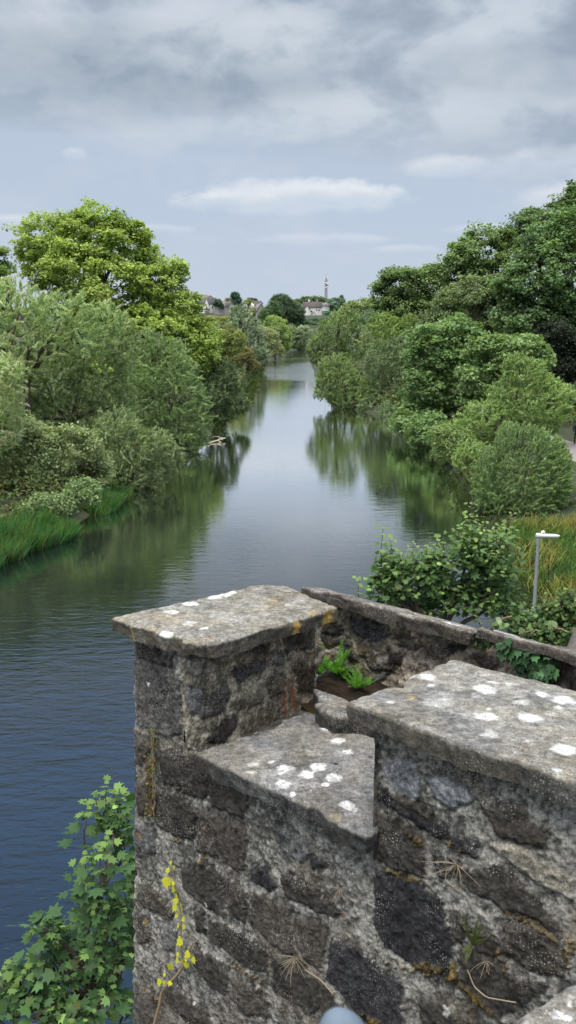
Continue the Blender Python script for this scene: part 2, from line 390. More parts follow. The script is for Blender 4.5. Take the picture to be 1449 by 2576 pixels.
def poly_sd(px, py, poly):
    """signed distance to a polygon, negative inside"""
    poly = np.asarray(poly, float); n = len(poly)
    d = np.full(px.shape, 1e9); inside = np.zeros(px.shape, bool)
    for i in range(n):
        a = poly[i]; b = poly[(i + 1) % n]; e = b - a
        t = np.clip(((px - a[0]) * e[0] + (py - a[1]) * e[1]) / (e @ e + 1e-12), 0, 1)
        d = np.minimum(d, (px - a[0] - t * e[0]) ** 2 + (py - a[1] - t * e[1]) ** 2)
        c = ((a[1] > py) != (b[1] > py)) & (px < (b[0] - a[0]) * (py - a[1]) / (b[1] - a[1] + 1e-12) + a[0])
        inside ^= c
    d = np.sqrt(d); return np.where(inside, -d, d)
def line_d(px, py, pts):
    d = np.full(px.shape, 1e9)
    for a, b in zip(pts[:-1], pts[1:]):
        a = np.asarray(a); e = np.asarray(b) - a
        t = np.clip(((px - a[0]) * e[0] + (py - a[1]) * e[1]) / (e @ e + 1e-12), 0, 1)
        d = np.minimum(d, (px - a[0] - t * e[0]) ** 2 + (py - a[1] - t * e[1]) ** 2)
    return np.sqrt(d)

DARK = (.050, .046, .041); BROWN = (.068, .061, .053); GREY = (.115, .115, .115); BLUEG = (.17, .18, .195); BLACK = (.034, .034, .037)
PALE = (.22, .205, .17); ORANGE = (.30, .16, .045); MOSS = (.070, .046, .016); RUST = (.22, .075, .035); LICHEN = (.56, .565, .56)

FACE_STONES = [(zC, p, c) for p, c in [
    ([(350, 20), (560, 30), (625, 250), (590, 285), (480, 240), (360, 185)], DARK), ([(330, 250), (380, 230), (520, 320), (545, 350), (530, 530), (340, 450), (310, 380)], DARK),
    ([(570, 350), (640, 380), (820, 430), (840, 470), (835, 700), (760, 670), (560, 570)], BROWN), ([(480, 680), (640, 690), (770, 770), (750, 960), (700, 950), (600, 880), (490, 800)], DARK),
    ([(550, 920), (600, 940), (610, 1060), (560, 1040)], DARK), ([(640, 980), (750, 1010), (970, 1150), (960, 1290), (820, 1230), (630, 1080)], DARK),
    ([(900, 840), (960, 840), (1110, 920), (1120, 1180), (1010, 1130), (890, 1010)], BROWN), ([(560, 1150), (640, 1180), (750, 1260), (745, 1430), (640, 1370), (550, 1250)], DARK),
    ([(770, 1330), (820, 1330), (960, 1400), (980, 1540), (850, 1540), (770, 1440)], BROWN), ([(1010, 1200), (1090, 1240), (1330, 1370), (1350, 1420), (1240, 1520), (1010, 1390)], DARK),
    ([(890, 680), (980, 690), (1030, 790), (990, 810), (890, 750)], BLACK), ([(1000, 440), (1100, 480), (1190, 530), (1210, 610), (1170, 640), (1050, 570)], GREY),
    ([(1060, 730), (1150, 750), (1300, 870), (1380, 960), (1360, 970), (1240, 920), (1080, 840)], DARK), ([(1140, 960), (1300, 1040), (1290, 1250), (1220, 1240), (1150, 1130)], BROWN),
    ([(230, 760), (330, 830), (420, 950), (410, 1000), (250, 920), (210, 850)], BROWN), ([(340, 1020), (440, 1050), (430, 1180), (370, 1150)], GREY),
    ([(400, 1370), (480, 1410), (640, 1540), (640, 1610), (520, 1610), (400, 1450)], BROWN), ([(190, 1440), (330, 1430), (320, 1640), (180, 1640)], BROWN),
    ([(205, 180), (300, 160), (310, 370), (215, 380)], BROWN), ([(200, 1010), (270, 1010), (300, 1100), (220, 1120)], BROWN), ([(200, 440), (300, 450), (320, 600), (200, 640)], GREY),
    ([(620, 130), (830, 180), (860, 330), (820, 400), (640, 330)], BROWN), ([(880, 160), (1300, 360), (1400, 470), (1250, 430), (900, 280)], (.10, .088, .07)),
    ([(860, 830), (760, 790), (770, 950), (850, 990)], BROWN), ([(1220, 640), (1290, 650), (1310, 690), (1230, 690)], BLACK)]]
FACE_STONES += [(zD, p, c) for p, c in [
    ([(290, 230), (340, 225), (700, 450), (705, 510), (640, 500), (480, 400), (300, 310)], BLACK), ([(730, 490), (790, 500), (880, 560), (880, 620), (800, 590), (730, 530)], BLACK),
    ([(290, 380), (380, 400), (560, 500), (555, 750), (480, 720), (280, 640), (265, 520)], DARK), ([(290, 720), (500, 770), (670, 870), (720, 1200), (710, 1300), (600, 1280), (330, 1140), (275, 1020)], BLACK),
    ([(740, 700), (1000, 680), (1120, 760), (1130, 800), (1280, 900), (1360, 1060), (1200, 970), (1040, 920), (840, 810)], DARK), ([(640, 620), (720, 640), (730, 750), (650, 760)], DARK),
    ([(20, 1110), (200, 1150), (290, 1250), (430, 1330), (460, 1640), (330, 1640), (200, 1530), (10, 1340)], BLACK), ([(760, 1190), (880, 1170), (1120, 1310), (1300, 1360), (1020, 1540), (900, 1480), (780, 1370)], DARK),
    ([(1040, 1010), (1200, 1010), (1390, 1110), (1370, 1310), (1200, 1280), (1040, 1180)], BROWN), ([(720, 910), (790, 930), (830, 1060), (740, 1100)], BROWN),
    ([(560, 1440), (700, 1470), (760, 1640), (560, 1640)], DARK), ([(-20, 1400), (30, 1430), (200, 1594), (180, 1680), (-20, 1680)], DARK), ([(880, 1060), (950, 1080), (1000, 1190), (900, 1180)], BROWN),
    ([(380, 60), (480, 90), (530, 170), (520, 290), (380, 230), (330, 110)], BLUEG), ([(580, 170), (700, 160), (820, 230), (850, 290), (740, 360), (640, 290)], BLUEG),
    ([(900, 300), (1100, 330), (1300, 450), (1250, 560), (1000, 500)], BROWN), ([(960, 560), (1100, 560), (1300, 660), (1420, 760), (1400, 840), (1200, 740)], PALE), ([(330, 250), (420, 260), (620, 370), (600, 400), (430, 320)], BROWN)]]
FACE_STONES += [(zB, p, c) for p, c in [([(190, 560), (330, 570), (450, 640), (470, 980), (420, 1000), (220, 930), (200, 750)], (.085, .082, .08)), ([(205, 470), (420, 560), (400, 590), (200, 540)], BROWN),
                                        ([(200, 980), (290, 970), (330, 1010), (250, 1160), (200, 1150)], BROWN)]]
FACE_MOSS = [(zD, p, w) for p, w in [([(330, 1240), (560, 1270), (720, 1310), (850, 1420), (970, 1520)], .024), ([(290, 680), (370, 705), (520, 765)], .012), ([(495, 495), (560, 555)], .012), ([(720, 540), (800, 605)], .014),
             ([(650, 790), (830, 830)], .014), ([(770, 700), (780, 800)], .018), ([(1050, 940), (1200, 1000), (1350, 1080)], .014), ([(740, 1220), (735, 1300)], .013), ([(1420, 1100), (1410, 1250)], .03), ([(230, 1530), (350, 1594)], .012), ([(1000, 1190), (1040, 1240)], .02)]]
FACE_MOSS += [(zC, p, w) for p, w in [([(390, 510), (460, 525)], .012), ([(590, 650), (630, 620)], .01), ([(450, 230), (500, 255)], .008), ([(790, 1250), (900, 1320), (960, 1350)], .014), ([(330, 1440), (430, 1500), (560, 1600)], .012), ([(300, 970), (400, 1000)], .008), ([(200, 1150), (215, 1250)], .018), ([(290, 100), (300, 250), (280, 380)], .016)]]
FACE_SPOTS = [(zC, p, ORANGE) for p in [(235, 505, 14), (320, 750, 8), (215, 830, 19), (350, 880, 11), (205, 900, 9), (195, 1000, 9), (265, 1015, 10), (205, 1050, 10), (320, 1070, 9), (200, 690, 8), (272, 1390, 14), (215, 770, 6), (1413, 975, 12), (598, 450, 7)]]
FACE_SPOTS += [(zD, p, ORANGE) for p in [(298, 252, 10), (103, 973, 11), (1405, 155, 10)]] + [(zB, (283, 716, 11), LICHEN), (zC, (630, 885, 8), LICHEN), (zC, (552, 1470, 9), LICHEN), (zD, (1345, 430, 45), (.36, .36, .34)), (zD, (1230, 370, 50), (.34, .33, .30)), (zD, (690, 1510, 24), (.45, .45, .45)), (zD, (1400, 540, 40), (.33, .32, .28))]

def masonry_map(a, b, stones, moss, spots, seed, mortar=(.150, .146, .133), sc=1.0):
    """colour and relief of rubble masonry at the points (a along, b up)"""
    wa = a + .010 * fbm(a * 12, b * 12, seed) + .006 * fbm(a * 50, b * 50, seed + 1)
    wb = b + .010 * fbm(a * 12, b * 12, seed + 2) + .006 * fbm(a * 50, b * 50, seed + 3)
    n1 = fbm(a * 7, b * 7, seed + 4); n2 = fbm(a * 38, b * 38, seed + 5); n3 = fbm(a * 110, b * 110, seed + 6, 3)
    m = np.array(mortar)
    t = np.clip(.42 + .42 * n1 + .55 * n2 + .55 * n3, 0, 1)[..., None]
    col = (m * .50) * (1 - t) + (m * 2.1) * t
    br = sstep(.05, .55, fbm(a * 5 + 7, b * 5, seed + 7))[..., None]
    col = col * (1 - .5 * br) + np.array((.085, .066, .043)) * .5 * br
    hgt = .0035 * n2 + .0025 * n3 - .001
    for poly, sc_col in stones:
        poly = np.array(poly); lo = poly.min(0) - .04; hi = poly.max(0) + .04
        sel = (wa > lo[0]) & (wa < hi[0]) & (wb > lo[1]) & (wb < hi[1])
        if not sel.any(): continue
        d = poly_sd(wa[sel], wb[sel], poly) - .005
        k = sstep(.005, -.005, d + .006 * n3[sel]); s = np.array(sc_col) * .92 * (1 + .32 * n1[sel] + .34 * n2[sel] + .42 * n3[sel])[..., None]
        s = np.clip(s, .010, 1)
        edge = sstep(.0, -.03, d)
        s = s * (1.25 - .3 * edge)[..., None]
        col[sel] = col[sel] * (1 - k[..., None]) + s * k[..., None]
        hgt[sel] = hgt[sel] * (1 - k) + k * (.006 + .002 * edge + .002 * n1[sel] + .0035 * n2[sel] + .002 * n3[sel])
        cr = np.exp(-(d / .007) ** 2); hgt[sel] -= .005 * cr * (vnoise(a[sel] * 9, b[sel] * 9, seed + 9) > .38)
        col[sel] *= (1 - .45 * cr * (vnoise(a[sel] * 9, b[sel] * 9, seed + 9) > .38))[..., None]
    for pts, w in moss:
        pts = [np.asarray(p) for p in pts]
        d = line_d(wa, wb, pts); k = sstep(w, w * .3, d + .35 * w * n2 + .012 * n1) * sstep(-.5, .15, n2 + .6 * n3)
        mc = np.array(MOSS) * (1 + .8 * n3)[..., None] + np.array((.06, .05, 0)) * np.clip(n2, 0, 1)[..., None]
        col = col * (1 - .9 * k[..., None]) + np.clip(mc, .01, 1) * .9 * k[..., None]; hgt = hgt + k * (.008 + .006 * n3)
    for (ca, cb, ra, rb, c) in spots:
        d = np.sqrt(((wa - ca) / ra) ** 2 + ((wb - cb) / rb) ** 2)
        k = sstep(1.12, .8, d + .22 * n2 + .22 * fbm(a * 60, b * 60, seed + 11)) * (1 if c[0] > .4 else .6)
        col = col * (1 - k[..., None]) + np.array(c) * (1 + .15 * n3)[..., None] * k[..., None]
    return np.clip(col, .008, .85), hgt

STONE = stone_mat('weathered_stone')
COPE = stone_mat('coping_limestone', .8)
wall = empty('parapet_wall', EYE + U * -2.0 + Vv * 2.3 + Zz * -9.6, 'old stepped rubble stone parapet with a notch between two flat coping slabs, nearest the camera', 'stone wall')

ZN, ZP = -1.565, -1.155          # underside of the notch sill and of the high copings
def left_u(z): return -2.765 - .060 * (-1.24 - z)
def build_masonry():
    mb = MB()
    step = .0043
    us = np.arange(-2.96, -.50, step); zs = np.arange(-3.35, ZP + .001, step)
    Ug, Zg = np.meshgrid(us, zs)
    lu = left_u(Zg) - .02 * fbm(Zg * 9, Zg * 0 + 3, 31, 3) - .008 * fbm(Zg * 40, Zg * 0, 33, 2)
    Um = np.maximum(Ug, lu)
    st = [([px_face(*fr(p)) for p in poly], c) for fr, poly, c in FACE_STONES]
    ms = [([px_face(*fr(p)) for p in pts], w) for fr, pts, w in FACE_MOSS]
    sp = []
    for fr, p, c in FACE_SPOTS:
        a = px_face(*fr(p[:2])); e = px_face(*fr((p[0] + p[2], p[1]))); g = px_face(*fr((p[0], p[1] + p[2] * 1.3)))
        sp.append((a[0], a[1], max(abs(e[0] - a[0]) * .9, .006), max(abs(g[1] - a[1]) * .8, .006), c))
    col, h = masonry_map(Um, Zg, st, ms, sp, 101)
    # paler rubble at the free end
    endk = sstep(.16, .02, Um - lu)[..., None] * np.clip(.55 + .6 * fbm(Um * 20, Zg * 20, 77), 0, 1)[..., None]
    col = col * (1 - .45 * endk) + np.array((.17, .16, .145)) * .45 * endk
    h = h + .007 * fbm(Um * 3, Zg * 3, 41, 2)
    rnd = sstep(.05, 0, Um - lu); V = 2.045 - h + .035 * rnd ** 2
    P = W(Um, V, Zg)
    uc = (Ug[:-1, :-1] + Ug[1:, 1:]) / 2; zc = (Zg[:-1, :-1] + Zg[1:, 1:]) / 2
    hi = (uc < -2.43 - .08 * np.clip(-1.30 - zc, 0, 1)) | (uc > -1.535)
    keep = ((zc < ZN + .035) | hi) & (uc > left_u(zc) - .045)
    mb.add(P.reshape(-1, 3), grid_faces(*Ug.shape, keep=keep), col.reshape(-1, 3))
    # end face of the pier towards the notch
    vs = np.arange(2.03, 2.79, .005); z2 = np.arange(ZN - .02, ZP + .001, .005)
    Vg, Z2 = np.meshgrid(vs, z2)
    sst = [([px_side(*zB(p)) for p in poly], c) for poly, c in [
        ([(500, 570), (620, 550), (690, 590), (660, 640), (560, 650)], (.26, .25, .22)), ([(790, 630), (900, 580), (960, 590), (960, 620), (820, 680)], (.07, .07, .075)),
        ([(610, 810), (740, 690), (760, 760), (720, 860), (610, 910)], (.09, .085, .08)), ([(490, 720), (600, 750), (600, 900), (520, 870)], (.14, .14, .145)),
        ([(640, 980), (780, 890), (800, 920), (700, 1020), (640, 1030)], DARK), ([(990, 650), (1060, 640), (1050, 760), (980, 780)], (.10, .09, .07)), ([(1140, 590), (1240, 590), (1250, 740), (1140, 740)], (.07, .055, .04)),
        ([(1000, 540), (1060, 520), (1060, 580), (1010, 590)], GREY), ([(830, 500), (960, 470), (970, 510), (860, 530)], DARK), ([(1080, 420), (1240, 380), (1240, 480), (1100, 520)], BROWN), ([(760, 800), (930, 740), (940, 800), (800, 860)], (.13, .12, .09))]]
    sms = []
    ssp = []
    for c0, c1, w in [((1052, 670), (1062, 870), .011), ((1105, 650), (1112, 850), .012)]:
        sms.append(([px_side(*zB(c0)), px_side(*zB(c1))], w))
    c2, h2 = masonry_map(Vg, Z2, sst, [], [(*px_side(*zB(p)), .008, .012, ORANGE) for p in [(1160, 512), (1215, 535), (1175, 790)]], 203, mortar=(.20, .185, .145))
    for pts, w in sms:
        d = line_d(Vg, Z2, pts); k = (sstep(w, w * .3, d + .004 * fbm(Vg * 60, Z2 * 60, 8)) * .85)[..., None]
        c2 = c2 * (1 - k) + np.array(RUST) * k
    ue = -2.435 + h2 + .10 * np.clip(-1.30 - Z2, 0, 1) + .012 * fbm(Vg * 4, Z2 * 4, 15)
    # ragged far corner
    Vr = np.where(Vg > 2.68, 2.68 + (Vg - 2.68) * (1 + .5 * fbm(Z2 * 8, Z2 * 0 + 2, 55, 3)), Vg)
    mb.add(W(ue, Vr, Z2).reshape(-1, 3), grid_faces(*Vg.shape), c2.reshape(-1, 3))
    # end face of the high length towards the notch
    c3, h3 = masonry_map(Vg, Z2, [], [], [], 305)
    mb.add(W(-1.535 - h3 * .5, np.minimum(Vg, 2.55), Z2).reshape(-1, 3), grid_faces(*Vg.shape, flip=True), c3.reshape(-1, 3) * .8)
    # hidden faces: tops, back, far end and the plain lower wall down to the water
    def coarse(fn, na, nb, seed, flip=False):
        a, b = np.meshgrid(np.linspace(0, 1, na), np.linspace(0, 1, nb))
        u, v, z = fn(a, b); c, hh = masonry_map(u + v, z, [], [], [], seed)
        mb.add(W(u, v, z).reshape(-1, 3), grid_faces(nb, na, flip=flip), c.reshape(-1, 3))
    coarse(lambda a, b: (-2.95 - .55 * (1 - b) + a * (2.4 + .55 * (1 - b)), 2.055 + 0 * a, -9.9 + b * 6.57), 120, 200, 401)
    coarse(lambda a, b: (-.505 + a * 1.9, 2.05 + 0 * a, -9.9 + b * 8.75), 80, 200, 403)
    coarse(lambda a, b: (left_u(-9.9 + b * 8.74) + .01, 2.07 + a * .70, -9.9 + b * 8.74), 40, 260, 405)
    coarse(lambda a, b: (-2.9 + a * 4.3, 2.70 + 0 * a, -9.9 + b * 8.3), 60, 90, 407)
    coarse(lambda a, b: (-2.76 + a * .34, 2.765 + 0 * a, -1.6 + b * .44), 40, 40, 409)
    coarse(lambda a, b: (-2.76 + a * .34, 2.06 + b * .70, ZP + 0 * a), 10, 10, 411)
    coarse(lambda a, b: (-1.53 + a * 2.95, 2.06 + b * .49, ZP + 0 * a), 40, 10, 413)
    coarse(lambda a, b: (-1.53 + a * 2.95, 2.55 + 0 * a, -1.62 + b * .465), 80, 20, 415)
    coarse(lambda a, b: (-2.45 + a * 3.8, 2.06 + b * .66, ZN - .02 + .03 * a * 0), 60, 12, 417)
    return mb.build('masonry', STONE, wall, smooth=True)
build_masonry()

def slab(name, outline, ztop, thick, parent, lichen=(), side_spots=(), seed=1, base=(.21, .21, .205), tilt=(0, 0), worn=.008, wob=.012, warm=0., rings=64, nb=460, label=None, place=W, bow=0., mat=None):
    """a worn flat stone: outline in (u, v), top at ztop, lichen as (u, v, ru, rv, colour, strength)"""
    o = np.array(outline, float); n = len(o)
    seg = np.linalg.norm(np.roll(o, -1, 0) - o, axis=1); cum = np.concatenate([[0], np.cumsum(seg)]); L = cum[-1]
    t = np.arange(nb) / nb * L; oc = np.vstack([o, o[:1]])
    B = np.stack([np.interp(t, cum, oc[:, 0]), np.interp(t, cum, oc[:, 1])], 1)
    # soften corners a little, then make the edge ragged
    for _ in range(3): B = (np.roll(B, 1, 0) + 2 * B + np.roll(B, -1, 0)) / 4
    cen = B.mean(0); dirn = (B - cen) / np.linalg.norm(B - cen, axis=1)[:, None]
    rag = wob * .9 * fbm(B[:, 0] * 7 + B[:, 1] * 5, B[:, 1] * 7 - B[:, 0] * 4, seed, 3) + wob * .5 * fbm(B[:, 0] * 30 + B[:, 1] * 21, B[:, 1] * 27 - 13 * B[:, 0], seed + 1, 3)
    rag = rag - .022 * sstep(.35, .8, fbm(B[:, 0] * 11 + B[:, 1] * 3, B[:, 1] * 11 - B[:, 0] * 3, seed + 40, 2))
    B = B + dirn * rag[:, None]
    rr = np.sqrt(np.linspace(0.0004, 1, rings)); rr = np.concatenate([rr])
    Pu = cen[0] + rr[:, None] * (B[None, :, 0] - cen[0]); Pv = cen[1] + rr[:, None] * (B[None, :, 1] - cen[1])
    dist = (1 - rr)[:, None] * np.linalg.norm(B - cen, axis=1)[None]
    zt = ztop + .006 * fbm(Pu * 5, Pv * 5, seed + 2) + .0028 * fbm(Pu * 30, Pv * 30, seed + 3) - worn * np.clip(1 - dist / .022, 0, 1) ** 2 \
        + tilt[0] * (Pu - cen[0]) + tilt[1] * (Pv - cen[1]) - bow * ((Pu - cen[0]) ** 2)
    def colour(a, b, s):
        n1 = fbm(a * 6, b * 6, seed + 4); n2 = fbm(a * 26, b * 26, seed + 5); n3 = fbm(a * 90, b * 90, seed + 6, 3)
        c = np.array(base) * .66 * (1 + .32 * n1 + .30 * n2 + .26 * n3)[..., None]
        w = np.clip(.5 + .8 * fbm(a * 9 + 5, b * 9, s + 8), 0, 1)[..., None] * (.25 + warm)
        c = c * (1 - w) + np.array((.235, .20, .135)) * (1 + .3 * n2)[..., None] * w
        pl = (sstep(.2, .8, fbm(a * 11, b * 15 + 3, s + 9) + .35 * n3) * .32)[..., None]
        return c * (1 - pl) + np.array((.36, .36, .345)) * pl, n2, n3
    ct, n2, n3 = colour(Pu, Pv, seed)
    wu = Pu + .010 * fbm(Pu * 22, Pv * 22, seed + 12); wv = Pv + .010 * fbm(Pu * 22, Pv * 22, seed + 13)
    for (cu, cv, ru, rv, c, k0) in lichen:
        d = np.sqrt(((wu - cu) / ru) ** 2 + ((wv - cv) / rv) ** 2)
        k = (sstep(1.14, .76, d + .22 * fbm(Pu * 45, Pv * 45, seed + 14) + .16 * n3) * k0 * np.clip(.86 + .35 * n3 - .25 * sstep(.0, .9, fbm(Pu * 60, Pv * 60, seed + 15)), .3, 1))[..., None]
        ct = ct * (1 - k) + np.array(c) * (1 + .10 * n3)[..., None] * k
    ns = 9
    q = np.linspace(0, 1, ns)[1:]
    ze = zt[-1]
    Su = []; Sv = []; Sz = []
    for k in q:
        und = wob * (.55 * fbm(B[:, 0] * 16 + B[:, 1] * 11, np.full(nb, k * 2.2), seed + 20, 3)) - .35 * wob * (k - .5)
        Su.append(B[:, 0] + dirn[:, 0] * und); Sv.append(B[:, 1] + dirn[:, 1] * und); Sz.append(ze - k * thick * (1 + .18 * fbm(B[:, 0] * 6, B[:, 1] * 6, seed + 21)))
    Su = np.array(Su); Sv = np.array(Sv); Sz = np.array(Sz)
    cs, m2, m3 = colour((Su + Sv) * 1.0, Sz * 1.0 + Su * .3, seed + 30)
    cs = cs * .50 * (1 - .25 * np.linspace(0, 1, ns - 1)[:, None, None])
    for (cu, cv, r, c) in side_spots:
        d = np.sqrt((Su - cu) ** 2 + (Sv - cv) ** 2) / r
        k = (sstep(1.1, .7, d + .4 * m2) * .9)[..., None]; cs = cs * (1 - k) + np.array(c) * (1 + .3 * m3)[..., None] * k
    mb = MB()
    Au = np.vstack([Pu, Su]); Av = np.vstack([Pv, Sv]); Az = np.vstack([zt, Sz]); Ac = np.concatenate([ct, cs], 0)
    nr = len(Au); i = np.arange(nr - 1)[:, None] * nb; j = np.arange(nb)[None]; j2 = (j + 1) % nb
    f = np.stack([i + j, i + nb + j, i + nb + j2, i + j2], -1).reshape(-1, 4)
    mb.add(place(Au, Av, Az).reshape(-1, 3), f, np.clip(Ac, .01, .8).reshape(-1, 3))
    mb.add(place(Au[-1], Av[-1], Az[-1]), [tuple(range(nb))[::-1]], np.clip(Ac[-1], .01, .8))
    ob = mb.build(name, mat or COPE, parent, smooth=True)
    if label: ob['label'] = label
    return ob
def spots(fr, z, lst):
    r = []
    for e in lst:
        x, y, rx, ry = e[:4]; c = e[4] if len(e) > 4 else LICHEN; k = e[5] if len(e) > 5 else .95
        p = px_top(*fr((x, y)), z)
        a = px_top(*fr((x + rx, y)), z) - p; b = px_top(*fr((x, y + ry)), z) - p
        ra = np.linalg.norm(a); rb = np.linalg.norm(b); rm = math.sqrt(ra * rb)
        r.append((p[0], p[1], rm, rm, c, k))
    return r
FAINT = (.40, .40, .38)
ZC_, ZM = -1.10, -1.505
# low sill slab in the notch
slab('coping_slab', [(-2.315, 2.0), (-1.528, 1.975), (-1.44, 2.54), (-2.265, 2.545)], ZM, .062, wall, seed=11, base=(.175, .178, .185), wob=.009,
     lichen=spots(zC, ZM, [(890, 85, 30, 18, FAINT, .8), (997, 70, 30, 15, FAINT, .9), (1060, 115, 50, 25), (1110, 110, 30, 14, FAINT), (1260, 110, 45, 25), (1195, 145, 45, 22), (1355, 172, 40, 22), (1310, 205, 25, 15), (1060, 208, 48, 22), (1113, 257, 25, 15), (1425, 325, 50, 25), (880, 130, 20, 12, FAINT), (1045, 145, 22, 8), (1380, 390, 40, 16, (.25, .21, .13), .7)])
     + spots(zB, ZM, [(1320, 962, 42, 15), (1380, 1035, 60, 14), (1440, 1100, 40, 14), (890, 968, 22, 8, FAINT)]) + spots(zD, ZM, [(255, 50, 15, 9, BLACK, 1), (220, 260, 9, 7, BLACK, 1), (155, 350, 25, 16, FAINT)]),
     label='low coping slab forming the sill of the notch, with a cluster of white lichen')
# high coping of the near length
slab('coping_slab', [(-1.612, 1.985), (.35, 1.995), (1.4, 2.0), (1.4, 2.56), (-1.1, 2.545), (-1.568, 2.515)], ZC_, .058, wall, seed=12, base=(.215, .212, .20), wob=.011, nb=760, rings=90, warm=.12,
     lichen=spots(zE, ZC_, [(545, 958, 35, 14), (470, 1010, 60, 20), (585, 1030, 48, 18), (920, 1093, 68, 28), (965, 1050, 30, 10), (1070, 1055, 35, 12, FAINT, .9), (1250, 1130, 45, 14), (1370, 1167, 75, 22), (660, 1175, 85, 36, FAINT, .75), (1135, 1168, 45, 14, FAINT), (948, 1210, 22, 10), (920, 1258, 52, 25), (1175, 1268, 60, 27), (1385, 1440, 48, 22), (385, 1165, 18, 10), (630, 1073, 18, 7), (1290, 1240, 35, 12, FAINT, .8), (940, 1350, 60, 22, FAINT, .7), (860, 1130, 40, 12, FAINT, .7), (490, 1140, 15, 10, (.40, .30, .12), .8), (300, 1212, 14, 8, ORANGE, .8), (1345, 1205, 25, 8), (945, 1035, 14, 5, BLACK, .8)])
     + spots(zD, ZC_, [(1385, 15, 55, 25), (1335, 120, 26, 11), (1405, 155, 12, 8, ORANGE)]), label='broad coping slab of the nearer high length, dotted with round white lichen')
# cap of the far pier
pc = [px_top(428, 2471, -1.10), px_top(793, 2590, -1.105), px_top(1356, 2426, -1.10), px_top(1145, 2343, -1.10), px_top(1021, 2337, -1.10)]
slab('coping_slab', pc, -1.10, .055, wall, seed=13, base=(.25, .24, .21), wob=.010, warm=.22, bow=.0,
     lichen=spots(zB, -1.10, [(660, 200, 40, 9), (720, 188, 50, 9), (760, 180, 28, 7), (530, 235, 45, 10), (412, 285, 35, 17), (520, 348, 50, 17, FAINT, .9), (603, 382, 18, 8), (375, 420, 32, 18), (640, 440, 30, 9, ORANGE, .55), (1240, 290, 50, 8, (.34, .26, .10), .6), (1020, 218, 18, 7, (.38, .26, .08), .8), (340, 372, 16, 9, BLACK, .8), (1085, 240, 22, 6, FAINT)]),
     side_spots=[(*px_top(*zB((745, 490)), -1.12), .022, ORANGE), (*px_top(*zB((1140, 355)), -1.12), .018, (.38, .24, .06)), (*px_top(*zB((1330, 300)), -1.12), .04, (.30, .21, .06)), (*px_top(*zB((150, 400)), -1.12), .03, (.30, .20, .06))],
     label='thick square cap of the far pier, mottled yellow and grey')
# rough slab wedged behind the notch
sl_ = [px_top(1253, 2752, -1.43), px_top(1510, 2830, -1.43), px_top(1540, 2862, -1.43), px_top(1330, 2862, -1.43), px_top(1258, 2815, -1.43)]
slab('wedged_slab', sl_, -1.43, .085, wall, seed=14, base=(.20, .20, .20), rings=30, nb=240, label='small grey slab wedged behind the notch')

# ================================================================== the wall behind
bwall = empty('back_wall', EYE + U * -1.8 + Vv * 3.2 + Zz * -9.6, 'rubble stone wall with tilted coping slabs running behind the stepped parapet', 'stone wall')
VB = 3.07
BACK_STONES = [(zG, p, c) for p, c in [
    ([(440, 440), (560, 430), (640, 500), (640, 560), (460, 560)], BROWN), ([(450, 570), (600, 620), (730, 700), (620, 670), (490, 680)], DARK), ([(720, 410), (900, 440), (1080, 520), (1100, 600), (1000, 640), (860, 600), (760, 540)], (.075, .075, .08)),
    ([(930, 640), (1030, 650), (1020, 700), (950, 700)], PALE), ([(980, 790), (1080, 770), (1090, 830), (1040, 880), (990, 860)], (.27, .26, .23)), ([(460, 780), (560, 760), (650, 830), (620, 900), (480, 880)], BROWN),
    ([(830, 770), (960, 840), (1150, 900), (1130, 930), (950, 900)], DARK), ([(1100, 700), (1230, 800), (1220, 860), (1110, 860)], DARK), ([(640, 700), (760, 720), (800, 820), (700, 820)], BROWN), ([(960, 960), (1080, 940), (1060, 1000), (950, 1040)], GREY),
    ([(440, 900), (600, 930), (640, 980), (420, 980)], DARK), ([(1150, 540), (1300, 580), (1340, 640), (1200, 640)], (.12, .105, .08))]]
BACK_STONES += [(zE, p, c) for p, c in [([(570, 860), (680, 850), (700, 900), (600, 930)], (.15, .135, .11)), ([(700, 840), (820, 840), (800, 870), (710, 880)], DARK), ([(860, 900), (960, 920), (1000, 1000), (900, 960)], BROWN), ([(1340, 900), (1440, 960), (1440, 1080), (1350, 1040)], (.17, .15, .13)), ([(440, 790), (560, 840), (520, 870), (430, 840)], (.11, .10, .09))]]
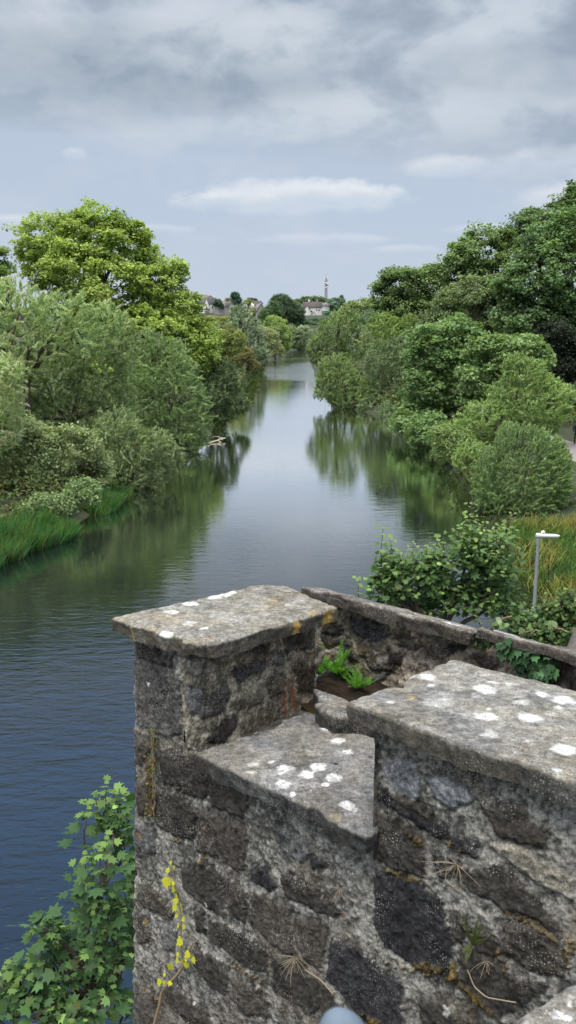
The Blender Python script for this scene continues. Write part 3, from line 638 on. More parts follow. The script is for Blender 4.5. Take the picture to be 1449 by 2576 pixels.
def build_back():
    mb = MB(); step = .006
    us = np.arange(-2.74, -.9, step); zs = np.arange(-1.95, -1.19, step)
    Ug, Zg = np.meshgrid(us, zs)
    Um = np.maximum(Ug, -2.68 + .022 * fbm(Zg * 10, Zg * 0, 61, 3))
    st = [([px_back(*fr(p)) for p in poly], c) for fr, poly, c in BACK_STONES]
    sp = [(*px_back(*zG(p)), .012, .014, ORANGE) for p in [(545, 645), (515, 480), (455, 488), (850, 730), (940, 785), (520, 780)]]
    col, h = masonry_map(Um, Zg, st, [], sp, 501, mortar=(.30, .26, .205))
    mb.add(W(Um, VB - h * 1.5, Zg).reshape(-1, 3), grid_faces(*Ug.shape, keep=((Ug[:-1, :-1] > -2.725))), col.reshape(-1, 3))
    def coarse(fn, na, nb, seed):
        a, b = np.meshgrid(np.linspace(0, 1, na), np.linspace(0, 1, nb))
        u, v, z = fn(a, b); c, hh = masonry_map(u + v, z, [], [], [], seed)
        mb.add(W(u, v, z).reshape(-1, 3), grid_faces(nb, na), c.reshape(-1, 3))
    coarse(lambda a, b: (-2.675 + 0 * a, VB + .005 + .05 * a, -9.9 + 8.69 * b), 30, 260, 503)
    coarse(lambda a, b: (-2.675 + 4.1 * a, VB + .056 + 0 * a, -9.9 + 8.69 * b), 80, 100, 505)
    coarse(lambda a, b: (-.91 + 2.3 * a, VB + .003 + 0 * a, -1.95 + .74 * b), 200, 70, 507)
    coarse(lambda a, b: (-2.675 + 4.1 * a, VB + .004 + .05 * b, -1.205 + 0 * a), 60, 8, 509)
    coarse(lambda a, b: (-2.675 + 4.1 * a, VB + .01 + 0 * a, -9.9 + 7.97 * b), 80, 80, 511)
    mb.build('masonry', STONE, bwall, smooth=True)
    def seg(pts, z, th, seed, tilt, base=(.16, .155, .15), **k):
        q = [px_top(*p, z) for p in pts]
        slab('coping_slab', q, z, th, bwall, seed=seed, base=base, tilt=tilt, wob=.012, rings=30, nb=300, **k)
    # three slabs: the first ends at the break near the middle, the second carries on, the third runs out of frame
    zt = -1.185
    f0 = px_top(1262, 2350, zt); f1 = px_top(1640, 2455, zt); f2 = px_top(1930, 2530, zt); f3 = px_top(2330, 2630, zt)
    dv = np.array([0, .30]); fr = np.array([0, -.13])
    def sl2(a, b, seed, fa, fb, th=.06, dz=0., **k):
        slab('coping_slab', [a + (0, -fa), b + (0, -fb), b + (0, .025), a + (0, .025)], zt + .016 + dz, th, bwall, seed=seed, tilt=(0, -.27), base=(.19, .172, .155), wob=.010, rings=30, nb=320, bow=0., **k)
    sl2(f0, f1, 71, .10, .10, label='leftmost coping slab, dark and rough edged')
    sl2(f1 + (.01, 0), f2, 72, .100, .09, th=.056, dz=.0, label='middle coping slab with a broken left end', lichen=[(f2[0] - .12, f2[1] - .03, .05, .018, LICHEN, .9), (f1[0] + .2, f1[1], .04, .012, FAINT, .8)])
    sl2(f2 + (.012, .01), f3 + (1.2, .0), 73, .085, .085, th=.034, dz=.010, lichen=[(f3[0] - .35, f3[1] - .01, .12, .02, (.5, .5, .48), .8), (f3[0] - .2, f3[1] - .03, .1, .02, FAINT, .8)], label='rightmost coping slab under the ivy')
build_back()

# soil and litter caught between the two walls
def build_soil():
    us = np.arange(-2.55, 1.3, .02); vs = np.arange(2.66, VB + .01, .02)
    Ug, Vg = np.meshgrid(us, vs)
    Z = -1.565 + .02 * sstep(2.7, VB, Vg) + .02 * fbm(Ug * 9, Vg * 9, 3) + .012 * fbm(Ug * 30, Vg * 30, 4)
    n = fbm(Ug * 25, Vg * 25, 6); k = np.clip(.5 + .7 * n, 0, 1)[..., None]
    col = np.array((.022, .016, .011)) * (1 - k) + np.array((.075, .052, .033)) * k
    mk = (sstep(2.72, 2.62, Vg + .03 * n) * .8)[..., None]; col = col * (1 - mk) + np.array((.13, .085, .018)) * mk
    f = grid_faces(*Ug.shape)
    o = mesh_obj('soil', W(Ug, Vg, Z).reshape(-1, 3), np.full(len(f), 4), f.ravel(), simple_mat('soil', (1, 1, 1), .95, .35, 60, .01, attr=True), col=col.reshape(-1, 3), smooth=True)
    tag(o, kind='structure')
build_soil()

# the bridge parapet under the camera: a rounded coping stone at the lower right
nearw = empty('bridge_parapet', EYE + U * .3 + Vv * 1.0 + Zz * -9.6, 'pale grey rounded parapet stone at the lower right corner of the photo', 'stone wall')
q = [px_top(2010, 4110, -1.12), px_top(2085, 4035, -1.12), px_top(2150, 3995, -1.12), px_top(2230, 3958, -1.12), px_top(2320, 3925, -1.12), px_top(2900, 3800, -1.12), px_top(3000, 4700, -1.12), px_top(2050, 4800, -1.12)]
slab('coping_slab', q, -1.12, .14, nearw, seed=21, base=(.25, .25, .24), worn=.03, nb=400,
     lichen=spots(zD, -1.12, [(1330, 1540, 50, 24), (1390, 1555, 35, 25), (1260, 1445, 18, 9, BLACK, .9), (1290, 1525, 22, 12, BLACK, .7), (1410, 1480, 30, 14, FAINT)]))
qq = np.array(q); qc = qq.mean(0); ang = np.array([qc + (p - qc) * .9 for p in qq])
mb = MB(); n = len(ang); mb.add(np.vstack([W(ang[:, 0], ang[:, 1], np.full(n, -1.24)), W(ang[:, 0], ang[:, 1], np.full(n, -9.9))]), [(i, (i + 1) % n, n + (i + 1) % n, n + i) for i in range(n)], (.12, .11, .10))
mb.build('masonry', STONE, nearw)
# something pale and rounded poking up at the lower edge, very close to the lens
def knob():
    c = EYE + ray(1376 / 4, 4096 / 4) * .46 - np.array([0, 0, .0135])
    mb = MB(); th = np.linspace(0, math.pi, 22)[:, None]; ph = np.linspace(0, 2 * math.pi, 37)[None]
    x = .0145 * np.sin(th) * np.cos(ph); y = .014 * np.sin(th) * np.sin(ph); z = .020 * np.cos(th) + 0 * ph
    z = np.where(z < 0, z * 2.2, z * (1 - .25 * (x / .0145)))
    mb.add(np.stack([x, y, z], -1).reshape(-1, 3) + c, grid_faces(22, 37), (1, 1, 1))
    o = mb.build('rounded_tip', simple_mat('pale_blue_cloth', (.13, .17, .215), .8, .12, 60), None, True)
    tag(o, 'pale blue blurred rounded tip just showing at the bottom edge of the photo', 'rounded tip')
knob()

# ================================================================== trees
LEAF = leaf_mat('broad_leaf', .34, .5, .2)
WILLOW = leaf_mat('willow_leaf', .32, .45, .35)
BARK = simple_mat('bark', (.085, .07, .052), .95, .45, 6, .02)
def unit(v): return v / (np.linalg.norm(v, axis=-1, keepdims=True) + 1e-9)

def fib_dirs(k, rng, zmin=-1.):
    i = np.arange(k) + .5; z = 1 - (1 - zmin) * i / k; ph = i * 2.399963 + rng.uniform(0, 6.28)
    r = np.sqrt(np.clip(1 - z * z, 0, 1)); return np.stack([r * np.cos(ph), r * np.sin(ph), z], 1)

STYLE = dict(
    # pad: radius of one spray of leaves (m); L, Wd: leaf (m); up / out / jit: how leaves face; cov: leaf cover; rag: raggedness of the outline
    broad=dict(pad=.75, L=.25, Wd=.19, up=.55, out=.5, jit=.85, cov=2.6, flat=.7, rag=.28, mode='pad'),
    maple=dict(pad=.95, L=.28, Wd=.22, up=.8, out=.35, jit=.7, cov=2.6, flat=.55, rag=.36, mode='pad'),
    bushy=dict(pad=.50, L=.19, Wd=.12, up=.5, out=.5, jit=.95, cov=2.6, flat=.85, rag=.20, mode='pad'),
    willow=dict(pad=1.25, L=.34, Wd=.060, up=.55, out=.45, jit=.45, cov=7.5, flat=1, rag=.24, mode='shoot'),
    round=dict(pad=.65, L=.20, Wd=.042, up=.8, out=.9, jit=.30, cov=9.0, flat=1, rag=.13, mode='shoot'))
def n3(p, s, seed, o=3):
    x, y, z = p[:, 0] * s, p[:, 1] * s, p[:, 2] * s
    return (fbm(x + .37 * z, y - .41 * z, seed, o) + fbm(y + 3.1 + .33 * x, z + 1.7, seed + 5, o) + fbm(z - 2.3, x + .29 * y, seed + 9, o)) / 1.9

BRIGHT = 2.6
def crown_mesh(blobs, style, tint, rng, var=.17, light=(1.35, 1.30, .9), dark=.9, lscale=1.0, cov=1.0, sprig=.35, mottled=None, wind=(.5, -.15, 0), name_='', ragx=1.):
    """ragged foliage over the union of the blobs (cx,cy,cz,rx,ry,rz): pads of broad leaves, or leafy shoots for willows"""
    st = STYLE[style]; tint = np.array(tint); light = np.array(light); seed = int(rng.integers(1, 9999))
    B = np.array([b[:6] for b in blobs]); B[:, 3:6] *= .94; L = st['L'] * lscale; Wd = st['Wd'] * lscale
    rmin = B[:, 3:6].min(1)
    pad = min(st['pad'] * max(1, lscale * .9), float(np.median(rmin)) * .55)
    C = []; D = []
    for b in B:
        c, r = b[:3], b[3:6]; rm = r.mean()
        k = int(np.clip(5.0 * 4 * rm * rm / pad ** 2 * (2.6 if style == 'round' else 2.2 if st['mode'] == 'shoot' else 1.15), 40, 12000))
        d = unit(rng.normal(0, 1, (k, 3))); d = d[(d[:, 2] > -.85) | (rng.uniform(0, 1, k) < .4)]
        base = c + d * r
        f = 1 + st['rag'] * ragx * (.75 * n3(base, 1.0 / max(rm * .55, .6), seed, 2) + .55 * n3(base, 1.0 / max(rm * .18, .35), seed + 40, 2)) - np.abs(rng.normal(0, .13, len(d)))
        f = f + (rng.uniform(0, 1, len(d)) < .05 * sprig) * rng.uniform(0, .14, len(d))
        C.append(c + d * r * f[:, None]); D.append(d)
    C = np.concatenate(C); D = np.concatenate(D)
    q = np.min([(((C - b[:3]) / b[3:6]) ** 2).sum(1) for b in B], axis=0)
    keep = (q > .52) | (rng.uniform(0, 1, len(C)) < .08)
    if st['mode'] == 'pad': keep &= ~((n3(C, .55 / max(lscale, .8), seed + 60, 2) < (-.62 if name_ == 'YG' else -.36)) & (rng.uniform(0, 1, len(C)) < .85))
    C = C[keep]; D = D[keep]; q = q[keep]; K = len(C)
    tone = 1.05 * n3(C, .35, seed + 80, 3) + rng.normal(0, .55, K)
    pr = pad * rng.uniform(.55, 1.35, K)
    if st['mode'] == 'pad':
        n = max(4, int(st['cov'] * cov * math.pi * pad ** 2 / (L * Wd * .5) / 3.4)); idx = np.repeat(np.arange(K), n); N = len(idx)
        e = unit(rng.normal(0, 1, (N, 3))); rr = rng.uniform(0, 1, N) ** .45
        p = C[idx] + e * (pr[idx] * rr)[:, None] * np.array([1, 1, st['flat']])
        nrm = unit(D[idx] * st['out'] + np.array([0, 0, st['up']]) + rng.normal(0, st['jit'], (N, 3)) * .7)
        t = unit(np.cross(nrm, rng.normal(0, 1, (N, 3)))); t = unit(t + e * .4 - np.array([0, 0, .25])); up_ = np.clip(e[:, 2], 0, 1); outer = rr * np.clip((e * D[idx]).sum(1), 0, 1)
    else:
        n = max(6, int(st['cov'] * cov * pad * .42 / (L * .5) * 2.2)); idx = np.repeat(np.arange(K), n); N = len(idx)
        ax = unit(D * st['out'] + np.array([0, 0, st['up']]) + np.array(wind) * .3 + rng.normal(0, st['jit'], (K, 3)))
        s_ = rng.uniform(0, 1, N); ln = pr[idx]
        p = C[idx] + ax[idx] * (ln * (s_ - .6))[:, None] + (np.array(wind) * .10 - np.array([0, 0, .16])) * (ln * s_ ** 2)[:, None] + rng.normal(0, .05 * pad, (N, 3)) * (1.2 - s_)[:, None]
        t = unit(ax[idx] * .9 + rng.normal(0, .42, (N, 3)) + np.array(wind) * .15); nrm = unit(np.cross(t, rng.normal(0, 1, (N, 3))) + np.array([0, -.1, .4])); up_ = s_ ** 2; outer = s_
    b = unit(np.cross(nrm, t)); sz = rng.uniform(.6, 1.35, (N, 1)); t = t * L * sz; b = b * Wd * sz * .5; bend = nrm * (L * .10)
    P = np.stack([p - t * .5, p - b - t * .03 + bend, p + t * .5, p + b - t * .03 + bend], 1)
    br = np.exp(var * tone[idx] + rng.normal(0, var * .7, N))
    col = tint * BRIGHT * br[:, None]
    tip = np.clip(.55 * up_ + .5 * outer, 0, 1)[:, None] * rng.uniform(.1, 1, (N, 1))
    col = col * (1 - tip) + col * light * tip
    col *= (dark + (1 - dark) * sstep(.5, 1., q[idx]))[:, None]  # inner leaves darkened: the crown's own shade put into leaf colour
    col = col * .88 + col.mean(1, keepdims=True) * .12
    if mottled is not None:
        k = (sstep(.1, .9, n3(C, .22, seed + 120, 2)[idx] + rng.normal(0, .3, N)))[:, None]
        col = col * (1 - k) + np.array(mottled) * br[:, None] * k
    return P.reshape(-1, 3), np.repeat(np.clip(col, .005, .6), 4, 0), N

def limb(mb, a, b, r0, r1, rng, wob=.08, n=8):
    a = np.array(a, float); b = np.array(b, float); L = np.linalg.norm(b - a)
    t = np.linspace(0, 1, n)[:, None]
    side = rng.normal(0, 1, 3) * wob * L
    pts = a + (b - a) * t + side * np.sin(t * math.pi) + rng.normal(0, .012 * L, (n, 3)) * np.sin(t * math.pi)
    mb.tube(pts, r0 + (r1 - r0) * t[:, 0], 7)
    return pts

def px_blobs(lst, y0):
    out = []
    for b in lst:
        px, py, rx, ry = b[:4]; dy = b[4] if len(b) > 4 else 0.
        y = y0 + dy
        c = at_y(px * S, py * S, y); k = np.linalg.norm(c - EYE) / np.linalg.norm(ray(px * S, py * S)) * S / F
        out.append((c[0], c[1], c[2], rx * k, max(rx, ry) * k * .95, ry * k))
    return out
SEED = [100]
def tree(name, label, cat, y0, blobs, style, tint, group=None, trunk=True, mat=None, limbs=5, **kw):
    SEED[0] += 1; rng = np.random.default_rng(SEED[0])
    bl = px_blobs(blobs, y0)
    B = np.array(bl); w = B[:, 3] ** 2
    cx, cy = (B[:, 0] * w).sum() / w.sum(), (B[:, 1] * w).sum() / w.sum()
    if kw.pop('bank', None) == 'L': cx = min(cx, xl(cy) - .8)
    elif cy < 380:
        if cx < 0: cx = min(cx, float(xl(cy)) - .6)
        else: cx = max(cx, float(xr(cy)) + .6)
    gz = float(ground_h(cx, cy))
    root = empty(name, (cx, cy, gz), label, cat, group)
    P, c, N = crown_mesh(bl, style, tint, rng, **kw)
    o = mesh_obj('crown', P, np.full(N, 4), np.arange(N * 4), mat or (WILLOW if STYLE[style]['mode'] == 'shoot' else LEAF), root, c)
    top = B[:, 2].max(); H = max(top - gz, 1.)
    mb = MB(); r0 = .028 * H + .02
    low = B[:, 2].min()
    fork = np.array([cx, cy, gz + (low - gz) * .55 + .1 * H])
    limb(mb, (cx, cy, gz - .25), fork, r0 * 1.25, r0 * .85, rng, .03)
    ordr = np.argsort(-w)
    for i in ordr[:max(limbs, 3)]:
        e = B[i, :3] + rng.normal(0, .15, 3) * B[i, 3:6]
        pts = limb(mb, fork, e, r0 * .7, r0 * .2, rng, .10)
        for j in range(5):
            d = unit(rng.normal(0, 1, 3) + np.array([0, 0, .7])); s = pts[rng.integers(3, 8)]
            limb(mb, s, B[i, :3] + d * B[i, 3:6] * .98, r0 * .2, r0 * .04, rng, .08, 6)
    mb.build('trunk', BARK, root, True)
    return root

WG = (.150, .210, .096); WD = (.105, .145, .07); OL = (.095, .105, .035); YG = (.125, .172, .038); DG = (.040, .075, .026); MG = (.060, .100, .030); LG = (.125, .165, .042)
LB = 'trees and bushes along the left bank'; RB = 'trees and bushes along the right bank'; FT = 'trees on the far hillside'
SIL = (1.6, 1.65, 1.45)
# ---- left bank, near to far
tree('willow_shrub', 'low grey-green shrub leaning over the reeds at the lower left', 'shrub', 46, [(150, 1262, 62, 34), (95, 1285, 55, 22), (210, 1235, 45, 32)], 'bushy', (.085, .125, .055), LB, lscale=.85, light=(1.3, 1.3, 1.0))
tree('willow_tree', 'silvery willow with windblown pale leaf tips cut by the left edge', 'willow', 49, [(-60, 990, 120, 110), (15, 945, 55, 62), (-10, 1080, 70, 60)], 'willow', WG, LB, light=SIL, bank='L')
tree('scrub_bush', 'brownish olive scrub above the reeds on the left bank', 'bush', 52, [(40, 1125, 100, 70), (160, 1135, 90, 66), (100, 1195, 110, 48), (215, 1180, 65, 48), (-20, 1200, 70, 60)], 'bushy', (.105, .135, .068), LB, light=(1.4, 1.35, 1.0))
tree('overhanging_bush', 'dark green bush overhanging the water right of the tall green reeds', 'bush', 57, [(335, 1125, 84, 70), (330, 1190, 76, 46), (398, 1135, 46, 58), (295, 1085, 62, 58), (285, 1190, 30, 40), (385, 1185, 50, 42), (425, 1150, 36, 40)], 'willow', (.100, .138, .070), LB, light=(1.5, 1.4, 1.1), lscale=.8)
tree('willow_tree', 'big pale grey-green willow rising over the left edge, left of the yellow-green tree', 'willow', 62, [(30, 790, 110, 98), (-60, 830, 120, 120), (150, 800, 88, 72), (225, 840, 66, 72), (60, 880, 120, 80), (268, 815, 52, 60)], 'willow', WG, LB, light=SIL, sprig=.5)
tree('willow_tree', 'soft grey-green willow in the middle of the left bank thicket', 'willow', 66, [(120, 945, 118, 95), (225, 925, 105, 110), (180, 1035, 125, 78), (60, 1040, 80, 60), (285, 1020, 65, 80), (300, 860, 60, 62)], 'willow', (.095, .132, .060), LB, light=(1.5, 1.5, 1.3), sprig=.5)
tree('willow_tree', 'feathery willow at the waterside end of the left thicket, in front of the yellow-green tree', 'willow', 75, [(390, 915, 105, 84), (432, 985, 88, 96), (350, 1000, 88, 88), (455, 1075, 66, 66), (395, 1075, 60, 60), (340, 880, 40, 40), (478, 1105, 46, 34), (500, 1040, 30, 60)], 'willow', (.095, .14, .065), LB, light=(1.6, 1.6, 1.3), sprig=.5)
tree('plane_tree', 'tall yellow-green broadleaf tree towering over the left bank', 'tree', 98, [(135, 660, 88, 84), (215, 615, 84, 72), (305, 625, 76, 70), (250, 740, 175, 120), (390, 735, 76, 80), (415, 825, 84, 84), (480, 880, 52, 68), (505, 905, 30, 48), (460, 800, 44, 60), (520, 890, 30, 56), (512, 940, 20, 30), (330, 850, 150, 100), (160, 575, 26, 26), (205, 552, 26, 26), (288, 562, 34, 24), (345, 592, 24, 28), (75, 640, 34, 36), (440, 690, 24, 26)], 'maple', YG, LB, light=(1.25, 1.2, .8), limbs=9, lscale=1.15, sprig=.8, cov=1.1, name_='YG', ragx=1.7, mottled=(.16, .27, .05))
tree('lime_tree', 'dark leafy tree showing only its edge at the far left behind the willows', 'tree', 110, [(-45, 690, 62, 80), (-5, 650, 24, 30), (-40, 790, 70, 80)], 'maple', (.075, .115, .03), LB, lscale=1.2)
tree('drooping_willow', 'dark grey-green willow drooping to the water beyond the floating branch', 'willow', 97, [(552, 985, 40, 58), (588, 1008, 36, 36), (540, 1040, 28, 34), (566, 940, 34, 40), (610, 1020, 22, 18)], 'willow', (.070, .105, .055), LB, lscale=1.2)
tree('russet_bush', 'rusty brown-green bush on the left bank below the silvery tree', 'bush', 200, [(600, 898, 44, 27), (568, 910, 34, 27), (630, 915, 20, 16)], 'bushy', (.090, .090, .036), LB, lscale=1.7, light=(1.2, 1.1, .8))
tree('olive_tree', 'hazy olive-green tree between the yellow-green tree and the silvery willow', 'tree', 190, [(552, 846, 34, 42), (583, 862, 30, 38), (535, 874, 28, 36), (562, 820, 22, 18)], 'bushy', (.105, .130, .040), LB, lscale=1.8)
tree('silver_willow', 'rounded silvery blue-green willow standing at the bend of the left bank', 'willow', 214, [(612, 828, 46, 46), (640, 880, 36, 44), (596, 880, 38, 44), (656, 903, 17, 27), (602, 788, 28, 22), (628, 920, 26, 18), (575, 850, 24, 36)], 'willow', (.125, .165, .115), LB, lscale=2.0, light=(1.6, 1.6, 1.5), dark=.6, var=.24)
tree('alder_tree', 'small grey-green tree just past the silvery willow on the left bank', 'tree', 290, [(676, 858, 28, 30), (692, 883, 24, 17), (660, 850, 22, 26)], 'broad', (.125, .145, .075), LB, lscale=1.5)
tree('alder_tree', 'fresh mid-green tree overhanging the far left bank of the river', 'tree', 330, [(692, 832, 30, 33), (706, 866, 24, 24), (680, 845, 26, 30), (716, 850, 14, 26)], 'broad', (.105, .150, .050), LB, lscale=1.7)
# ---- right bank, near to far
tree('round_willow_bush', 'neatly rounded dense grey-green willow bush on the right bank', 'bush', 47, [(1318, 1180, 118, 128), (1250, 1215, 66, 92), (1378, 1195, 56, 108), (1310, 1255, 112, 58), (1398, 1250, 42, 54)], 'round', (.098, .150, .066), RB, light=(1.5, 1.45, 1.1), trunk=True, sprig=.06, cov=1.1)
tree('low_bush', 'small yellow-green bush hanging over the water left of the rounded willow bush', 'bush', 65, [(1150, 1118, 52, 34), (1178, 1150, 42, 32), (1120, 1095, 30, 22)], 'bushy', (.085, .125, .045), RB)
tree('sallow_bush', 'broad light yellow-green bush behind the rounded willow bush', 'bush', 69, [(1330, 1005, 112, 66), (1232, 1062, 96, 60), (1392, 1005, 56, 48), (1165, 1092, 58, 36), (1190, 1150, 50, 44, -8), (1318, 942, 58, 44), (1375, 1060, 30, 40), (1300, 910, 30, 24)], 'willow', (.112, .168, .062), RB, lscale=.9, light=(1.4, 1.35, .9))
tree('young_sycamore', 'small mixed green tree with yellowing tips above the light green bush', 'tree', 77, [(1228, 898, 56, 46), (1285, 880, 64, 38), (1345, 898, 40, 36), (1235, 870, 30, 26), (1210, 950, 50, 50), (1330, 868, 30, 22)], 'maple', (.075, .120, .045), RB, mottled=(.13, .17, .06), sprig=.25)
tree('sycamore_tree', 'dark green sycamore with layered bright tops reaching down to the water on the right bank', 'tree', 86, [(1098, 878, 76, 66), (1152, 845, 66, 48), (1080, 985, 66, 80), (1165, 950, 80, 80), (1058, 1040, 46, 42), (1200, 880, 44, 44), (1122, 1055, 50, 42), (1180, 1020, 50, 46), (1082, 1090, 48, 46, -10), (1128, 1118, 40, 40, -18), (1030, 1068, 46, 34, -4)], 'maple', (.062, .106, .038), RB, light=(1.5, 1.45, 1.0), lscale=1.1)
tree('dark_hedge', 'almost black hedge, coloured as in deep shade under the big tree at the right edge', 'hedge', 88, [(1435, 900, 66, 60), (1400, 850, 50, 40), (1480, 900, 60, 70)], 'broad', (.012, .018, .012), RB, light=(1.1, 1.1, 1), lscale=.9)  # near-black leaf tint carries the shade below the big tree
tree('chestnut_tree', 'huge dark green tree filling the upper right edge', 'tree', 95, [(1385, 690, 112, 112), (1340, 780, 104, 84), (1425, 800, 96, 92), (1440, 605, 76, 76), (1300, 720, 50, 60), (1480, 720, 120, 150), (1350, 610, 50, 44)], 'maple', (.056, .098, .038), RB, light=(1.6, 1.5, 1.05), lscale=1.15, limbs=8, dark=.55)
tree('willow_tree', 'olive-green willow dipping to the water furthest left on the right bank', 'willow', 118, [(862, 968, 58, 48), (842, 925, 48, 40), (908, 988, 44, 38), (818, 972, 28, 40), (885, 1005, 60, 24)], 'willow', (.10, .148, .062), RB, lscale=1.25, light=(1.4, 1.3, .9))
tree('willow_tree', 'blue-green willow between the dark sycamore and the olive willow', 'willow', 116, [(962, 915, 48, 66), (1002, 955, 44, 70), (958, 1000, 40, 32), (1010, 880, 36, 40), (940, 1018, 46, 26, -2), (995, 1040, 46, 32, -10)], 'willow', (.085, .125, .068), RB, lscale=1.25)
tree('olive_oak', 'dull olive-brown tree among the dark trees of the right bank', 'tree', 122, [(1190, 758, 68, 58), (1240, 790, 58, 56), (1128, 788, 52, 50), (1260, 740, 40, 40), (1090, 810, 40, 40)], 'broad', (.068, .098, .042), RB, lscale=1.3, light=(1.4, 1.3, 1), dark=.6)
tree('willow_tree', 'pale olive willow, furthest and tallest of those at the narrow part of the river', 'willow', 132, [(850, 832, 56, 46), (826, 876, 50, 50), (797, 880, 26, 36), (890, 860, 40, 50), (868, 795, 36, 24)], 'willow', (.105, .150, .066), RB, lscale=1.35)
tree('willow_tree', 'yellowish light green willow on the right bank below the skyline trees', 'willow', 136, [(962, 822, 44, 42), (1000, 842, 40, 42), (940, 850, 34, 44), (1030, 825, 34, 34)], 'willow', (.115, .168, .054), RB, lscale=1.3, light=(1.3, 1.25, .8))
tree('sycamore_tree', 'tall rounded green tree on the right skyline beside the flat topped one', 'tree', 132, [(1212, 638, 68, 56), (1180, 715, 66, 66), (1152, 678, 44, 46), (1240, 690, 50, 60), (1265, 610, 30, 30)], 'maple', (.062, .100, .036), RB, lscale=1.4, light=(1.6, 1.5, 1.0), dark=.6)
tree('sycamore_tree', 'dark crown on the upper right skyline, cut by the right edge', 'tree', 140, [(1342, 590, 72, 56), (1428, 548, 54, 56), (1300, 612, 40, 40), (1470, 540, 60, 80), (1448, 486, 18, 18)], 'maple', (.050, .084, .034), RB, lscale=1.4, dark=.6)
tree('sycamore_tree', 'flat topped dark tree stepping down towards the river on the right skyline', 'tree', 152, [(1020, 720, 66, 46), (1082, 728, 56, 56), (972, 748, 40, 38), (1000, 772, 60, 36), (1060, 790, 60, 40), (1100, 690, 30, 26), (990, 690, 26, 16)], 'maple', (.062, .098, .036), RB, lscale=1.5, light=(1.6, 1.5, 1.), dark=.6)
tree('hedge_tree', 'pale green distant tree where the right skyline meets the hill', 'tree', 300, [(905, 768, 30, 16), (880, 775, 20, 12), (925, 762, 16, 14)], 'broad', (.105, .140, .060), RB, lscale=2.2)
tree('hedge_tree', 'dark green hedge closing the gap above the olive willows on the right bank', 'tree', 175, [(935, 800, 40, 26), (985, 806, 44, 28), (1030, 810, 44, 28)], 'broad', (.055, .095, .042), RB, lscale=1.8)
# ---- far end of the river and the hillside
far = [('grey_willow', 'grey-green willow closing the view at the far end of the river', 470, [(763, 838, 20, 18), (770, 858, 16, 16)], (.130, .165, .110)),
       ('riverside_bush', 'dull green bush at the far end of the river, left of the grey-green willow', 470, [(742, 852, 22, 22), (728, 838, 16, 22), (752, 868, 16, 10)], (.085, .120, .065)),
       ('dark_tree', 'tallest dark green tree mid hill, left of the white house', 520, [(715, 780, 34, 36), (735, 812, 26, 30), (706, 754, 24, 13), (745, 790, 20, 26)], (.035, .062, .034)),
       ('dark_tree', 'dark round tree on the hill, left of the tallest dark green one', 500, [(676, 795, 24, 27), (690, 780, 18, 18), (664, 800, 14, 18)], (.045, .080, .034)),
       ('dark_tree', 'dark green trees right below the white house on the hill', 540, [(785, 822, 24, 20), (757, 818, 20, 20), (808, 814, 18, 14)], (.042, .078, .045)),
       ('hedge_tree', 'light green tree below the two pale chimneys on the hill', 545, [(650, 785, 20, 14), (630, 792, 16, 10)], (.105, .125, .050)),
       ('conifer', 'dark upright conifer on the left of the far skyline', 580, [(591, 744, 10, 10), (597, 758, 9, 13), (602, 772, 9, 9)], (.026, .062, .044)),
       ('hedge_tree', 'olive round tree just left of the conifer on the far skyline', 585, [(577, 756, 11, 7), (570, 763, 9, 7)], (.105, .115, .045)),
       ('hedge_tree', 'dark hedge clump between the white gabled house and the grey house', 575, [(548, 762, 11, 9), (556, 770, 7, 7)], (.040, .065, .035)),
       ('hillside_tree', 'light olive tree on the hill right of the conifer', 610, [(624, 764, 17, 9), (640, 772, 14, 8)], (.110, .130, .045)),
       ('hillside_tree', 'small dark tree on the skyline above the grey roofs', 680, [(628, 754, 10, 5), (641, 756, 7, 5)], (.045, .065, .045)),
       ('hillside_tree', 'olive green tree immediately left of the white house', 630, [(745, 772, 13, 10), (733, 764, 13, 9)], (.075, .095, .035)),
       ('hillside_tree', 'long low row of trees on the ridge behind the white house', 760, [(772, 756, 20, 10), (796, 756, 20, 10), (752, 759, 12, 6), (815, 760, 12, 8)], (.065, .100, .050)),
       ('hillside_tree', 'mid green tree right of the white house below the mast', 650, [(842, 766, 19, 17), (830, 776, 14, 14), (858, 764, 8, 14)], (.055, .100, .060)),
       ('conifer', 'pointed treetop at the right end of the ridge', 670, [(859, 750, 4, 8), (860, 758, 7, 8)], (.042, .080, .048)),
       ('garden_tree', 'bright green shrub against the right wall of the white house', 575, [(824, 790, 9, 7), (831, 796, 9, 8)], (.040, .095, .055)),
       ('hedge_tree', 'yellowish hedge in front of the grey house', 540, [(540, 803, 26, 8), (565, 804, 22, 8), (515, 804, 20, 8)], (.120, .135, .045)),
       ('hillside_tree', 'light green tree on the slope right of the pointed treetop', 540, [(890, 780, 22, 12), (872, 790, 18, 14), (850, 800, 20, 16)], (.090, .130, .055))]
for nm, lb, y0, bl, tint in far:
    tree(nm, lb, 'tree', y0, bl, 'broad', tint, FT, lscale=y0 / 900 * 6 / 1.3 * .8, light=(1.4, 1.35, 1.1), dark=.65, cov=1.2, limbs=3)

